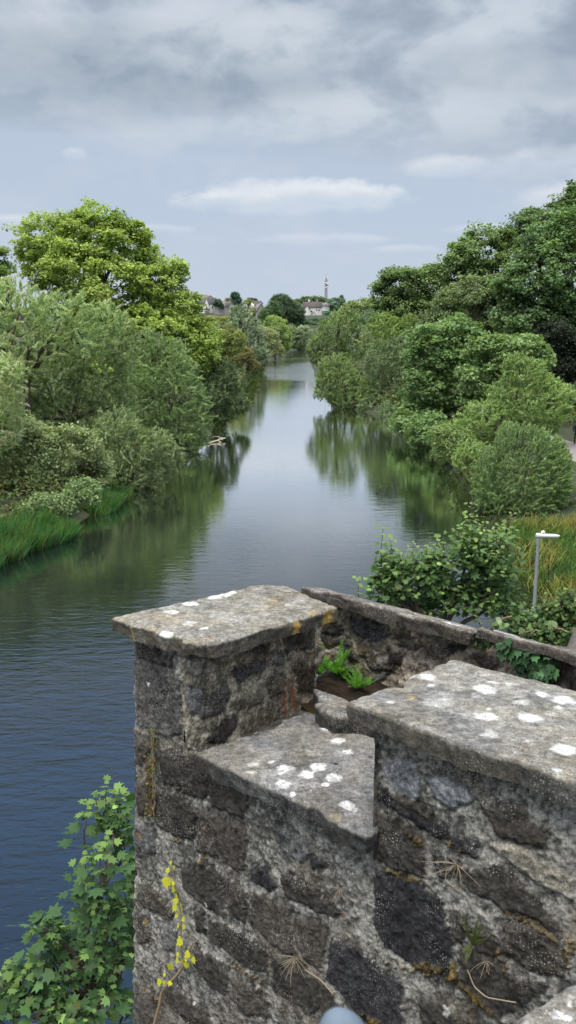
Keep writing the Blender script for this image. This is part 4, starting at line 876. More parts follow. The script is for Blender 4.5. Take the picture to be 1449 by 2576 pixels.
# ================================================================== lobed leaves near the camera
def star_leaf(out):
    a = np.radians([0, 22, 42, 66, 92, 122, 158]); r = np.array(out)
    up = np.stack([r * np.sin(a), r * np.cos(a)], 1)
    lo = up[1:][::-1] * np.array([-1, 1])
    return np.vstack([up, [[0, -.30]], lo])
MAPLE = star_leaf([1.0, .55, .88, .50, .74, .46, .36]) * .62 + np.array([0, .18])
IVY = star_leaf([1.0, .55, .70, .50, .62, .50, .42]) * .60 + np.array([0, .15])
def lobed(P, N, T, size, col, shape=MAPLE, droop=.18):
    """one concave polygon per leaf"""
    N = unit(N); T = unit(T - (T * N).sum(1, keepdims=True) * N); Bn = np.cross(N, T); k = len(shape)
    x = shape[:, 0][None, :, None]; y = shape[:, 1][None, :, None]; s = size[:, None, None]
    V = P[:, None] + s * (x * Bn[:, None] + y * T[:, None]) - N[:, None] * s * droop * (x ** 2 * 1.2 + y ** 2 * .5)
    n = len(P)
    return V.reshape(-1, 3), np.full(n, k), np.arange(n * k), np.repeat(col, k, 0)

def leafy_tree(name, label, cat, y0, blobs, sprigs, tint, base, size, dens, seed, young=(.20, .24, .05), mat=None, nb=5, group=None):
    rng = np.random.default_rng(seed)
    B = np.array(px_blobs(blobs, y0)); root = empty(name, base, label, cat, group)
    P = []; N = []; T = []; C = []; Sz = []; tb = MB()
    tint = np.array(tint); young = np.array(young)
    hub = np.array(base) + np.array([0, 0, 1.0]); btop = np.array([B[:, 0].mean(), B[:, 1].mean(), B[:, 2].min() - .3])
    limb(tb, base, btop, .09, .055, rng, .04)
    for b in B:
        n = int(dens * b[3] * b[5] / size ** 2)
        # twigs fanning through the blob, leaves in opposite pairs along them
        nt_ = max(4, n // 9)
        limb(tb, btop, b[:3], .04, .012, rng, .1)
        for i in range(nt_):
            d = unit(rng.normal(0, 1, 3) + np.array([0, -.25, .45])); e = b[:3] + d * b[3:6] * rng.uniform(.55, 1.05)
            s = b[:3] + d * b[3:6] * .15 + rng.normal(0, .08, 3) * b[3:6]; s[2] -= .25 * b[5]
            pts = limb(tb, s, e, .007, .003, rng, .08, 6)
            m = 5
            for j in range(m):
                q = j / (m - 1); base_p = pts[0] + (pts[-1] - pts[0]) * (.3 + .7 * q)
                ax = unit(pts[-1] - pts[0]); sd = unit(np.cross(ax, rng.normal(0, 1, 3)))
                for sg in (-1, 1):
                    t = unit(sd * sg + ax * .5 + rng.normal(0, .3, 3) - np.array([0, 0, .25]))
                    sz = size * rng.uniform(.5, 1.25) * (1.05 - .45 * q)
                    P.append(base_p + t * sz * .75); T.append(t); N.append(unit(np.array([0, -.15, 1.]) + rng.normal(0, .55, 3) + .25 * d)); Sz.append(sz)
                    y = sstep(.55, 1., q * rng.uniform(.6, 1.1)) * .8
                    C.append((tint * (1 - y) + young * y) * math.exp(rng.normal(0, .30)))
    old = np.array((.16, .10, .035))
    C = [c * .75 + old * .25 if rng.uniform() < .06 else c for c in C]
    for (px, py, h, dy) in sprigs + [(q[0] + 18, q[1] + 22, q[2] * 1.3, q[3] + .15) for q in sprigs[::2]] + [(q[0] - 16, q[1] + 30, q[2] * 1.3, q[3] - .1) for q in sprigs[1::2]]:
        h = h * 1.4                # shoots standing up clear of the crown
        top = at_y(px * S, (py) * S, y0 + dy); bot = at_y((px + rng.uniform(-14, 14)) * S, (py + h) * S, y0 + dy)
        L = np.linalg.norm(top - bot); pts = limb(tb, bot, top, .009, .003, rng, .05, 7)
        m = int(max(6, L / (size * .45)))
        for j in range(m):
            q = (j + .5) / m; p0 = bot + (top - bot) * q; an = j * 1.57 + rng.uniform(-.3, .3)
            for sg in (0, math.pi):
                t = unit(np.array([math.cos(an + sg), math.sin(an + sg), .25 + .5 * q])); sz = size * (1.2 - .6 * q) * rng.uniform(.8, 1.15)
                P.append(p0 + t * sz * .8); T.append(t); N.append(unit(np.array([0, -.2, 1.]) + rng.normal(0, .3, 3))); Sz.append(sz)
                y = sstep(.3, 1., q) * .9; C.append((tint * (1 - y) + young * y) * math.exp(rng.normal(0, .18)))
        P.append(top); T.append(np.array([0, -.3, 1.])); N.append(np.array([0, -.8, .5])); Sz.append(size * .4); C.append(young)
    V, s, l, c = lobed(np.array(P), np.array(N), np.array(T), np.array(Sz), np.array(C))
    mesh_obj('crown', V, s, l, mat or LEAF, root, np.clip(c, .005, .6))
    tb.build('trunk', BARK, root, True)
    return root
leafy_tree('sycamore_sapling', 'young sycamore with lobed leaves and upright shoots just beyond the back wall', 'sapling', 10.5,
           [(1005, 1450, 58, 70), (1085, 1432, 62, 66), (1180, 1385, 50, 80), (1245, 1415, 56, 80), (975, 1420, 26, 50), (1160, 1490, 130, 56, .2), (1040, 1530, 90, 46, .3), (1260, 1510, 60, 56), (955, 1475, 30, 44)],
           [(964, 1330, 110, 0), (1185, 1268, 120, .1), (1215, 1316, 80, .3), (1284, 1292, 110, .2), (1075, 1375, 60, 0), (1120, 1340, 60, .2), (905, 1455, 70, -.2), (1040, 1365, 60, .2), (1250, 1320, 60, 0), (985, 1375, 60, 0), (1155, 1325, 60, 0), (1200, 1300, 70, 0), (1100, 1355, 60, .1)],
           (.095, .175, .062), (4.6, 11.4, 1.2), .108, 52, 7, young=(.20, .30, .085))
leafy_tree('sycamore_tree', 'leafy sycamore below the free end of the wall at the lower left', 'tree', 5.9,
           [(300, 2055, 40, 66, .5), (318, 2150, 36, 76, .5), (262, 2290, 66, 80), (290, 2400, 66, 110), (150, 2410, 92, 56), (60, 2475, 80, 60), (190, 2480, 120, 60), (110, 2340, 30, 30), (250, 2545, 100, 60, -.3), (80, 2560, 110, 60, -.3), (345, 2290, 40, 160, .6)],
           [(268, 1972, 70, .5), (240, 2006, 60, .5), (213, 2150, 80, 0), (268, 2112, 60, 0), (105, 2330, 60, 0), (320, 2010, 50, .6), (10, 2440, 40, 0), (75, 2420, 40, 0), (175, 2335, 50, .2)],
           (.058, .120, .044), (-2.6, 6.6, 1.0), .125, 30, 8, young=(.18, .29, .075))
leafy_tree('bramble_bush', 'leafy dark bush behind the sloping coping at the right, in front of the lamp post', 'bush', 13,
           [(1385, 1555, 80, 66), (1330, 1590, 56, 46), (1435, 1530, 50, 66), (1400, 1620, 80, 50), (1300, 1560, 40, 40)], [(1440, 1485, 40, 0)],
           (.07, .135, .045), (6.6, 13.4, 1.2), .105, 40, 9, young=(.2, .26, .07))

# ================================================================== reeds, grass and undergrowth
GRASS = leaf_mat('grass_blade', .35, .55, .15)
def blades(name, P, h, w, col, rng, lean=.25, wind=(.12, -.05), kind='stuff', parent=None, label=None, cat=None):
    n = len(P); a = rng.uniform(0, 6.283, n); hd = np.stack([np.cos(a), np.sin(a), 0 * a], 1)
    ln = rng.normal(0, lean, (n, 2)) + np.array(wind); d = unit(np.column_stack([ln, np.ones(n)]))
    mid = P + d * (h * .55)[:, None]; tip = P + d * h[:, None] + np.column_stack([ln, -.12 * np.ones(n)]) * (h * .45)[:, None]
    b = hd * (w * .5)[:, None]
    V = np.stack([P - b, P + b, mid + b * .8, tip, mid - b * .8], 1)
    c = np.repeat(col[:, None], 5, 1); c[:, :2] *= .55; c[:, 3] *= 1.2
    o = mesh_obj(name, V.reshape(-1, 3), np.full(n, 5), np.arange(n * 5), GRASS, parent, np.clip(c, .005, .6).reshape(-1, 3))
    return tag(o, label, cat, kind=kind)
def mixcol(cols, rng, n, k=None):
    cols = np.array(cols); i = rng.integers(0, len(cols), n) if k is None else np.clip((k * len(cols)).astype(int), 0, len(cols) - 1)
    return cols[i] * np.exp(rng.normal(0, .22, (n, 1)))
rng = np.random.default_rng(5)
# tall bright reeds, lower left, standing at the water's edge
def reeds(y0, y1, depth, n, hmin, hmax, name, label):
    y = rng.uniform(y0, y1, n); off = np.abs(rng.normal(0, .5, n)) * depth - .35
    x = xl(y) - off + .3 * fbm(y * .8, y * 0, 8); P = np.column_stack([x, y, np.minimum(ground_h(x, y), .3) - .05])
    h = rng.uniform(hmin, hmax, n) * (1 + .25 * fbm(x, y, 4))
    c = mixcol([(.06, .19, .045), (.08, .22, .055), (.11, .23, .06), (.055, .16, .075), (.20, .22, .07), (.08, .19, .10)], rng, n)
    o = blades(name, P, h, np.full(n, .05) * rng.uniform(.7, 1.4, n), c, rng, .13)
    tag(o, label, 'reeds')
reeds(36.5, 43.8, 2.2, 8000, .8, 1.4, 'reed_bed', 'tall bright green reeds standing at the edge of the water, lower left')
reeds(48.5, 53.5, 1.8, 2600, .6, 1.0, 'reed_bed', 'short clump of green reeds at the water just beyond the low shrub')
# green fringe hanging over both shores
def fringe(side, y0, y1, n):
    y = np.exp(rng.uniform(math.log(y0), math.log(y1), n)); off = np.abs(rng.normal(0, 1.1, n)) - .25
    x = xl(y) - off if side < 0 else xr(y) + off
    P = np.column_stack([x, y, ground_h(x, y) - .05]); k = y / 60
    h = rng.uniform(.25, .75, n) * np.clip(k, .8, 1.8); w = .05 * np.clip(k, .8, 6) * rng.uniform(.7, 1.4, n)
    c = mixcol([(.05, .09, .03), (.07, .11, .035), (.09, .11, .04), (.05, .08, .03), (.03, .05, .02)], rng, n)
    tag(blades('bank_grass', P, h, w, c, rng, .45), 'rough green grass and herbs fringing the %s shore' % ('left' if side < 0 else 'right'), 'grass')
fringe(-1, 90, 260, 2500); fringe(1, 24, 62, 6000)
# low leafy undergrowth filling the banks under and between the trees
def undergrowth(side, n):
    y = np.exp(rng.uniform(math.log(46 if side > 0 else 40), math.log(330), n)); u = rng.uniform(0, 1, n)
    off = .3 + .012 * y + u ** 1.5 * np.clip(y * .45, 14, 90)
    x = xl(y) - off if side < 0 else xr(y) + off
    keep = ~((side > 0) & (x > 16.5) & (y < 82)); x, y, off = x[keep], y[keep], off[keep]; n = len(x)
    lump = np.clip(.5 + .7 * fbm(x * .35, y * .35, 12 + side), .05, 1.4) * np.clip(off / 1.5, .4, 1.8)
    P = np.column_stack([x, y, ground_h(x, y) + lump * np.sqrt(rng.uniform(0, 1, n)) + .05])
    k = np.clip(y / 60, .8, 2.5); L = .30 * k * rng.uniform(.7, 1.3, n); nrm = unit(rng.normal(0, .5, (n, 3)) + np.array([0, -.25, .9])); t = unit(np.cross(nrm, rng.normal(0, 1, (n, 3)))); b = np.cross(nrm, t)
    V = np.stack([P - t * L[:, None] * .5, P + b * L[:, None] * .3, P + t * L[:, None] * .5, P - b * L[:, None] * .3], 1)
    c = mixcol([(.07, .12, .035), (.10, .15, .045), (.06, .09, .03), (.12, .14, .045), (.09, .08, .03)], rng, n)
    o = mesh_obj('undergrowth', V.reshape(-1, 3), np.full(n, 4), np.arange(n * 4), LEAF, None, np.repeat(c, 4, 0))
    tag(o, 'low leafy undergrowth filling the %s bank between the trees' % ('left' if side < 0 else 'right'), 'undergrowth', kind='stuff')
undergrowth(-1, 60000); undergrowth(1, 60000)
# rank yellow and green grass around the lamp post
def meadow():
    n = 60000
    y = rng.uniform(13, 43, n); x = xr(y) + .2 + rng.uniform(0, 1, n) ** .8 * 15
    z = ground_h(x, y); f = fbm(x * .28, y * .22, 21); g = fbm(x * .5 + 9, y * .35, 22)
    h = rng.uniform(.25, .85, n) * (1 + .4 * f) * np.where(g > .25, 1.25, 1)
    cols = np.array([(.22, .30, .06), (.30, .32, .08), (.33, .29, .10), (.27, .22, .10), (.22, .30, .08), (.10, .19, .06), (.14, .24, .06)])
    idx = np.where(f > .15, rng.integers(1, 5, n), np.where(f < -.25, rng.integers(5, 7, n), rng.integers(0, 6, n)))
    idx = np.where((x > 13.2) & (y > 26) & (rng.uniform(0, 1, n) < .6), rng.integers(2, 4, n), idx)
    c = cols[idx] * np.exp(rng.normal(0, .2, (n, 1)))
    dk = ((x - 13.5) / 2.2) ** 2 + ((y - 31) / 3.2) ** 2 < 1; c[dk] = np.array((.10, .14, .05)) * np.exp(rng.normal(0, .25, (dk.sum(), 1))); h[dk] *= 1.5
    P = np.column_stack([x, y, z - .05])
    tag(blades('tall_grass', P, h, .04 * rng.uniform(.6, 1.6, n), c, rng, .28), 'rank yellow, ochre and green grass around the lamp post', 'grass')
meadow()

# riverside path at the right edge
def build_path():
    pts = np.array([(20.2, 20), (20.6, 40), (20.7, 55), (20.9, 64), (21.2, 72), (20.6, 80), (20.9, 95), (22, 120)])
    t = np.linspace(20, 120, 60); x = np.interp(t, pts[:, 1], pts[:, 0]); hw = 1.35
    X = np.stack([x - hw, x - hw * .4, x + hw * .4, x + hw], 1); Y = np.repeat(t[:, None], 4, 1); Z = ground_h(X, Y) + .06
    f = grid_faces(*X.shape)
    o = mesh_obj('path', np.stack([X, Y, Z], -1).reshape(-1, 3), np.full(len(f), 4), f.ravel(), simple_mat('path_tarmac', (.22, .20, .20), .95, .25, 5, .01), smooth=True); tag(o, kind='structure')
build_path()

# ================================================================== lamp post
def lamp():
    y0 = 20.5
    top = at_y(1355 * S, 1345 * S, y0); x, y, zt = top; gz = float(ground_h(x, y))
    xb = x - .03
    r = empty('street_lamp', (xb, y, gz), 'slim grey lamp post with a flat white lantern on the right bank', 'street lamp')
    steel = simple_mat('galvanised_steel', (.30, .32, .34), .5, .18, 9, .001, metal=.35); white = simple_mat('white_lantern', (.70, .71, .72), .35, .04, 5)
    MB().tube([(xb, y, gz - .1), (xb + .012, y, gz + 1.3)], [.062, .060], 14).build('base', steel, r, True)
    MB().tube([(xb + .012, y, gz + 1.3), (x, y, zt - .20)], [.047, .040], 14).build('pole', steel, r, True)
    MB().tube([(x, y, zt - .24), (x, y, zt - .06)], [.050, .050], 14).build('collar', steel, r, True)
    mb = MB()
    # lantern: a tapering flat body reaching right from the pole
    L = np.linspace(0, 1, 14); xs = x - .06 + L * .56; w = .075 * np.sqrt(np.clip(1 - (2 * np.abs(L - .48)) ** 6, 0.02, 1)); hh = np.interp(L, [0, .12, .5, .9, 1], [.042, .046, .036, .026, .010]); zc = zt - .01 + np.interp(L, [0, .5, 1], [0, -.012, -.02])
    an = np.arange(16) * 2 * math.pi / 16
    V = np.stack([np.repeat(xs[:, None], 16, 1), y + w[:, None] * np.sign(np.cos(an)) * np.abs(np.cos(an)) ** .6, zc[:, None] + hh[:, None] * np.sign(np.sin(an)) * np.abs(np.sin(an)) ** .6], -1)
    i = np.arange(13)[:, None] * 16; j = np.arange(16)[None]; f = np.stack([i + j, i + (j + 1) % 16, i + 16 + (j + 1) % 16, i + 16 + j], -1).reshape(-1, 4)
    mb.add(V.reshape(-1, 3), f); mb.add(V[0], [tuple(range(16))[::-1]]); mb.add(V[-1], [tuple(range(16))])
    la = mb.build('lantern', white, r, True)
    MB().tube([(x + .10, y, zt + .04), (x + .10, y, zt + .085), (x + .10, y, zt + .10)], [.05, .045, .015], 12).build('photocell', simple_mat('photocell_grey', (.62, .6, .56), .4, .05, 5), r, True)
    MB().box((x + .27, y, zt - .062), (.34, .11, .012)).build('lens', simple_mat('lamp_glass', (.55, .57, .6), .15, .05, 5, spec=.5), r)
lamp()

# leaning timber behind the sloping coping
def timber():
    a = at_y(1447 * S, 1640 * S, 3.35); b = at_y(1500 * S, 1515 * S, 3.55)
    r = MB(); d = unit(np.array(b) - a); sx = unit(np.cross(d, [0, 1, 0])); sy = np.cross(d, sx)
    a = a - d * 1.2; n = 20; t = np.linspace(0, 1, n); cen = a + (b + d * .5 - a) * t[:, None]; hw, hd = .021, .04
    sec = [(-hw, -hd), (-hw * .6, -hd * 1.05), (hw * .7, -hd), (hw, -hd * .8), (hw, hd), (-hw, hd)]
    V = np.stack([cen + sx * u + sy * v for u, v in sec], 1); V += rng.normal(0, .0012, V.shape)
    m = len(sec); i = np.arange(n - 1)[:, None] * m; j = np.arange(m)[None]; f = np.stack([i + j, i + (j + 1) % m, i + m + (j + 1) % m, i + m + j], -1).reshape(-1, 4)
    r.add(V.reshape(-1, 3), f); r.add(V[-1], [tuple(range(m))]); r.add(V[0], [tuple(range(m))[::-1]])
    o = r.build('timber_post', simple_mat('weathered_timber', (.11, .10, .09), .9, .5, 40, .004)); tag(o, 'weathered grey-brown timber post leaning at the right edge behind the sloping coping', 'post')
timber()

# orange sign far along the path
sg = at_y(575.5, 415.5, 88); gz = float(ground_h(sg[0], sg[1]))
r = empty('orange_sign', (sg[0], sg[1], gz), 'small orange sign glimpsed at the right edge above the path', 'sign')
MB().tube([(sg[0], sg[1] + .03, gz - .1), (sg[0], sg[1] + .03, sg[2] + .2)], .035, 8).build('post', simple_mat('sign_post', (.2, .2, .2), .6, .1), r)
MB().box(sg, (.55, .03, .5)).build('sign_panel', simple_mat('orange_paint', (.70, .30, .03), .5, .12, 3), r)

# floating branch and driftwood by the left bank
def driftwood(name, lab, pts, r0, r1, col, twigs=3, seed=1, group=None):
    rg = np.random.default_rng(seed); mb = MB(); pts = np.array(pts, float)
    t = np.linspace(0, 1, 12); c = np.stack([np.interp(t, np.linspace(0, 1, len(pts)), pts[:, i]) for i in range(3)], 1); c += rg.normal(0, .03, c.shape)
    mb.tube(c, r0 + (r1 - r0) * t, 8)
    for i in range(twigs):
        s = c[rg.integers(4, 11)]; e = s + unit(rg.normal(0, 1, 3) * np.array([1, 1, .3])) * rg.uniform(.5, 1.2) + np.array([0, 0, .12]); limb(mb, s, e, r1 * .8, r1 * .25, rg, .08, 5)
    o = mb.build(name, simple_mat(name + '_' + str(seed), col, .9, .3, 6, .01), None, True); tag(o, lab, 'branch', group)
p0 = on_z(500 * S, 1122 * S, .05); p1 = on_z(540 * S, 1110 * S, .10); p2 = on_z(566 * S, 1103 * S, .22)
driftwood('floating_branch', 'bleached branch lying in the water off the left bank thicket', [p0, p1, p2], .10, .06, (.42, .38, .29), 4, 3)
p0 = on_z(930 * S, 990 * S, .5); p1 = on_z(985 * S, 1030 * S, .25); p2 = on_z(1020 * S, 1050 * S, .05)
driftwood('fallen_branch', 'fallen pale branch resting at the foot of the right bank willows', [p2, p1, p0 + np.array([0, 0, .4])], .12, .05, (.26, .23, .17), 5, 4)
def weed():
    for k, (a, b, w, lb) in enumerate([((655, 912), (700, 906), .9, 'pale line of floating weed reaching from the left bank across the narrows'), ((705, 904), (772, 901), .7, 'thin line of floating weed across the far water below the trees')]):
        A = on_z(a[0] * S, a[1] * S, .02); B = on_z(b[0] * S, b[1] * S, .02); n = 30; t = np.linspace(0, 1, n)
        c = A + (B - A) * t[:, None]; hw = w * 1.6 * (.4 + .6 * vnoise(t * 9, t * 0, 5 + k)) * np.minimum(1, np.minimum(t, 1 - t) * 8 + .1)
        V = np.vstack([c + np.column_stack([0 * t, hw, 0 * t]), c - np.column_stack([0 * t, hw, 0 * t])]); f = [(i, i + 1, n + i + 1, n + i) for i in range(n - 1)]
        o = MB().add(V, f).build('floating_weed', simple_mat('weed_mat_%d' % k, (.17, .18, .12), .8, .4, 1.5)); tag(o, lb, 'water weed', kind='stuff')
weed()

# ================================================================== person on the path
def person():
    y0 = 69.0; x0 = at_y(575.3, 450, y0)[0]; gz = float(ground_h(x0, y0)) + .06
    root = empty('person', (x0, y0, gz), 'person in a navy jacket and dark trousers walking on the path at the right edge', 'person')
    J = {'pel': (0, 0, .95), 'wst': (0, .01, 1.12), 'chs': (0, .0, 1.33), 'nck': (0, 0, 1.50), 'hd0': (0, -.01, 1.60), 'hd1': (0, -.01, 1.74),
         'hl': (-.10, 0, .90), 'kl': (-.11, -.07, .50), 'al': (-.11, .02, .09), 'tl': (-.11, -.15, .04), 'hr': (.10, 0, .90), 'kr': (.11, .03, .50), 'ar': (.11, .20, .12), 'tr': (.11, .06, .04),
         'sl': (-.20, 0, 1.43), 'el': (-.26, .03, 1.16), 'wl': (-.22, -.14, .98), 'fl': (-.20, -.21, .95), 'sr': (.20, 0, 1.43), 'er': (.26, .05, 1.16), 'wr': (.25, -.06, .92), 'fr': (.25, -.10, .85)}
    R = {'pel': .15, 'wst': .135, 'chs': .155, 'nck': .058, 'hd0': .085, 'hd1': .085, 'hl': .095, 'kl': .062, 'al': .045, 'tl': .035, 'hr': .095, 'kr': .062, 'ar': .045, 'tr': .035, 'sl': .065, 'el': .05, 'wl': .034, 'fl': .03, 'sr': .065, 'er': .05, 'wr': .034, 'fr': .03}
    E = [('pel', 'wst'), ('wst', 'chs'), ('chs', 'nck'), ('nck', 'hd0'), ('hd0', 'hd1'), ('pel', 'hl'), ('hl', 'kl'), ('kl', 'al'), ('al', 'tl'), ('pel', 'hr'), ('hr', 'kr'), ('kr', 'ar'), ('ar', 'tr'), ('chs', 'sl'), ('sl', 'el'), ('el', 'wl'), ('wl', 'fl'), ('chs', 'sr'), ('sr', 'er'), ('er', 'wr'), ('wr', 'fr')]
    names = list(J); me = bpy.data.meshes.new('body_skeleton'); me.from_pydata([J[k] for k in names], [(names.index(a), names.index(b)) for a, b in E], [])
    ob = bpy.data.objects.new('skeleton', me); COL.objects.link(ob)
    sk = ob.modifiers.new('skin', 'SKIN'); sk.use_smooth_shade = True; ob.modifiers.new('sub', 'SUBSURF').levels = 2
    for i, k in enumerate(names):
        v = me.skin_vertices[0].data[i]; v.radius = (R[k], R[k] * (.72 if k in ('pel', 'wst', 'chs') else 1)); v.use_root = (k == 'pel')
    dg = bpy.context.evaluated_depsgraph_get(); dg.update()
    nm = bpy.data.meshes.new_from_object(ob.evaluated_get(dg)); bpy.data.objects.remove(ob)
    nm.name = 'body'
    for m in (simple_mat('navy_jacket', (.012, .022, .055), .8, .2, 10), simple_mat('dark_trousers', (.012, .012, .016), .85, .2, 10), simple_mat('skin', (.50, .33, .25), .6, .06, 10), simple_mat('dark_shoes', (.02, .02, .02), .5, .1, 10)): nm.materials.append(m)
    for p in nm.polygons:
        c = p.center; hand = c.z < 1.02 and abs(c.x) > .17
        p.material_index = 2 if (c.z > 1.50 or (hand and c.z < .99)) else 3 if c.z < .09 else 1 if (c.z < .93 and not hand) else 0
        p.use_smooth = True
    b = bpy.data.objects.new('body', nm); COL.objects.link(b); b.parent = root
    root['_org'] = [x0, y0, gz]
    mb = MB(); th = np.linspace(0, math.pi * .62, 10)[:, None]; ph = np.linspace(0, 2 * math.pi, 21)[None]
    V = np.stack([.100 * np.sin(th) * np.cos(ph), .108 * np.sin(th) * np.sin(ph) + .015, .10 * np.cos(th) + 0 * ph], -1).reshape(-1, 3) + np.array([x0, y0, gz + 1.70])
    mb.add(V, grid_faces(10, 21, flip=True)); mb.build('hair', simple_mat('brown_hair', (.05, .035, .025), .8, .3, 30), root, True)
    del root['_org']
person()

# ================================================================== houses and mast on the hill
WHITE = simple_mat('white_render', (.80, .80, .78), .8, .05, 1); GREYR = simple_mat('grey_render', (.34, .33, .32), .9, .12, 1); CREAM = simple_mat('cream_render', (.62, .54, .42), .85, .08, 1)
SLATE = simple_mat('dark_slate', (.060, .060, .075), .7, .2, 2, .02); BTILE = simple_mat('brown_tile', (.085, .070, .068), .8, .2, 2, .02); RTILE = simple_mat('red_brown_tile', (.20, .15, .125), .8, .2, 2, .02); GTILE = simple_mat('grey_tile', (.17, .165, .165), .8, .15, 2, .02)
PANE = simple_mat('window_glass', (.03, .035, .04), .1, .1, 2, spec=.6); BRICK = simple_mat('pale_brick', (.5, .46, .4), .9, .1, 3)
def gable_block(root, c, w, d, h, rh, rz, wallm, roofm, over=.35, roofname='roof'):
    """walls with gable ends on the +-x sides and a pitched roof above; returns a local-to-world function"""
    ca, sa = math.cos(rz), math.sin(rz)
    def T(p): p = np.atleast_2d(np.asarray(p, float)); return np.stack([c[0] + p[:, 0] * ca - p[:, 1] * sa, c[1] + p[:, 0] * sa + p[:, 1] * ca, c[2] + p[:, 2]], 1)
    x, y = w / 2, d / 2
    V = T([(-x, -y, -2), (x, -y, -2), (x, y, -2), (-x, y, -2), (-x, -y, h), (x, -y, h), (x, y, h), (-x, y, h), (-x, 0, h + rh), (x, 0, h + rh)])
    MB().add(V, [(0, 1, 5, 4), (1, 2, 6, 9, 5), (2, 3, 7, 6), (3, 0, 4, 8, 7)]).build('wall', wallm, root)
    xo, yo = x + over, y + over; dz = rh / y * over; t = .18
    V = T([(-xo, -yo, h - dz + .05), (xo, -yo, h - dz + .05), (xo, 0, h + rh + .05), (-xo, 0, h + rh + .05), (-xo, yo, h - dz + .05), (xo, yo, h - dz + .05)])
    V = np.vstack([V, V + np.array([0, 0, t])])
    rf = MB().add(V, [(0, 1, 2, 3), (3, 2, 5, 4), (6, 9, 8, 7), (9, 10, 11, 8), (0, 6, 7, 1), (5, 11, 10, 4), (0, 3, 9, 6), (3, 4, 10, 9), (1, 7, 8, 2), (2, 8, 11, 5)]).build(roofname, roofm, root)
    return T, rf
def window(root, T, x, z, w, h, y, nx=0):
    p = T([(x, y, z)])[0]; q = T([(x, y - .05, z)])[0]
    ang = math.atan2(*(T([(1, 0, 0)])[0] - T([(0, 0, 0)])[0])[[1, 0]])
    f = MB().box(p, (w + .22, .08, h + .22), ang).build('window', WHITE, root)
    g = MB().box(q, (w, .06, h), ang).build('pane', PANE); g.parent = f; g.matrix_parent_inverse.identity()
    f_loc = np.array(root.location); g.location = np.array(g.location) - f_loc
def chimney(root, rf, p, s, hgt, m=WHITE):
    o = MB().box((p[0], p[1], p[2]), (s, s, hgt)).box((p[0], p[1], p[2] + hgt / 2 + .1), (s * 1.2, s * 1.2, .2)).build('chimney', m); o.parent = rf; o.location = np.array(o.location) - np.array(root.location)
def house_root(px, py, y, lab, name='house'):
    p = at_y(px * S, py * S, y); return empty(name, p, lab, 'house', 'houses on the far hillside'), p
k = 590 / F / S * S * S      # metres per sketch unit at 590 m
def mpu(y): return y / F * S
# white house with brown roof, right of centre
Y = 590; m = mpu(Y)
r, p = house_root(786, 789, Y, 'white house with a long brown roof and two gables below the mast')
T, rf = gable_block(r, p + np.array([0, 4, 0]), 46 * m, 9, 15 * m, 13 * m, 0, WHITE, BTILE)
for wx in (10 * m, 16 * m): window(r, T, wx, 9 * m, 2.4 * m, 4 * m, -4.5)
window(r, T, -2 * m, 6 * m, 2.6 * m, 4 * m, -4.5)
chimney(r, rf, p + np.array([-8 * m, 4, 30 * m]), 4 * m, 7 * m); chimney(r, rf, p + np.array([12 * m, 5, 29 * m]), 2.6 * m, 7 * m, BRICK)
T2, rf2 = gable_block(r, p + np.array([-14 * m, -2, -2]), 12, 20 * m, 12 * m, 15 * m, math.pi / 2, WHITE, BTILE)
T3, rf3 = gable_block(r, p + np.array([2 * m, -3, -3]), 9, 10 * m, 8 * m, 8 * m, math.pi / 2, WHITE, BTILE)
r, p = house_root(741, 789, 600, 'narrow white gabled house at the left of the long white one')
T, rf = gable_block(r, p, 14, 11 * m, 13 * m, 9 * m, math.pi / 2, WHITE, BTILE); window(r, T, 0, 6 * m, 2, 2, -5 * m)
r, p = house_root(815, 775, 640, 'small white gable behind the right end of the long white house')
T, rf = gable_block(r, p, 12, 12 * m, 6 * m, 7 * m, math.pi / 2 - .5, WHITE, GTILE); chimney(r, rf, p + np.array([5 * m, 0, 11 * m]), 2.4 * m, 9 * m, BRICK)
# white house with slate roof and central gable
Y = 585; m = mpu(Y)
r, p = house_root(519, 780, Y, 'white house with dark slate roof and pointed middle gable, behind the yellow-green tree')
T, rf = gable_block(r, p + np.array([0, 4, 0]), 44 * m, 8, 15 * m, 14 * m, 0, WHITE, SLATE)
T2, rf2 = gable_block(r, p + np.array([2 * m, .5, 0]), 8, 11 * m, 14 * m, 14 * m, math.pi / 2, WHITE, SLATE, .25)
window(r, T, 15 * m, 7 * m, 2.8 * m, 6 * m, -4); window(r, T, -12 * m, 7 * m, 2.8 * m, 4 * m, -4)
f = MB().box(p + np.array([2 * m, -3.6, 6 * m]), (2.8 * m, .1, 6 * m)).build('window', PANE, r)
MB().box(p + np.array([1 * m, -6, 1 * m]), (18 * m, 4, 3 * m)).build('porch', GTILE, r)
r, p = house_root(499, 772, 600, 'grey roofed house half hidden at the left of the slate roofed one')
T, rf = gable_block(r, p, 18 * m, 8, 6 * m, 10 * m, .2, CREAM, GTILE)
r, p = house_root(562, 786, 580, 'plain grey rendered house with a low dark roof right of the white gabled one')
T, rf = gable_block(r, p, 44 * m, 9, 14 * m, 12 * m, .35, GREYR, GTILE); chimney(r, rf, p + np.array([6 * m, 0, 26 * m]), 3 * m, 5 * m, GREYR)
MB().add(T([(0, -4.6, 14.6 * m), (17 * m, -4.6, 14.6 * m), (15 * m, -1.6, 21 * m), (3 * m, -1.6, 21 * m)]) + np.array([0, -.1, .35]), [(0, 1, 2, 3)]).build('slate_panel', SLATE, r)
r, p = house_root(512, 757, 700, 'ridge house with a long red-brown roof on the left skyline'); m = mpu(700)
T, rf = gable_block(r, p, 34 * m, 9, 5 * m, 7 * m, 0, CREAM, RTILE); chimney(r, rf, p + np.array([8 * m, 0, 13 * m]), 2 * m, 4 * m, BRICK)
r, p = house_root(531, 757, 690, 'cream gable end at the right of the long red-brown roof')
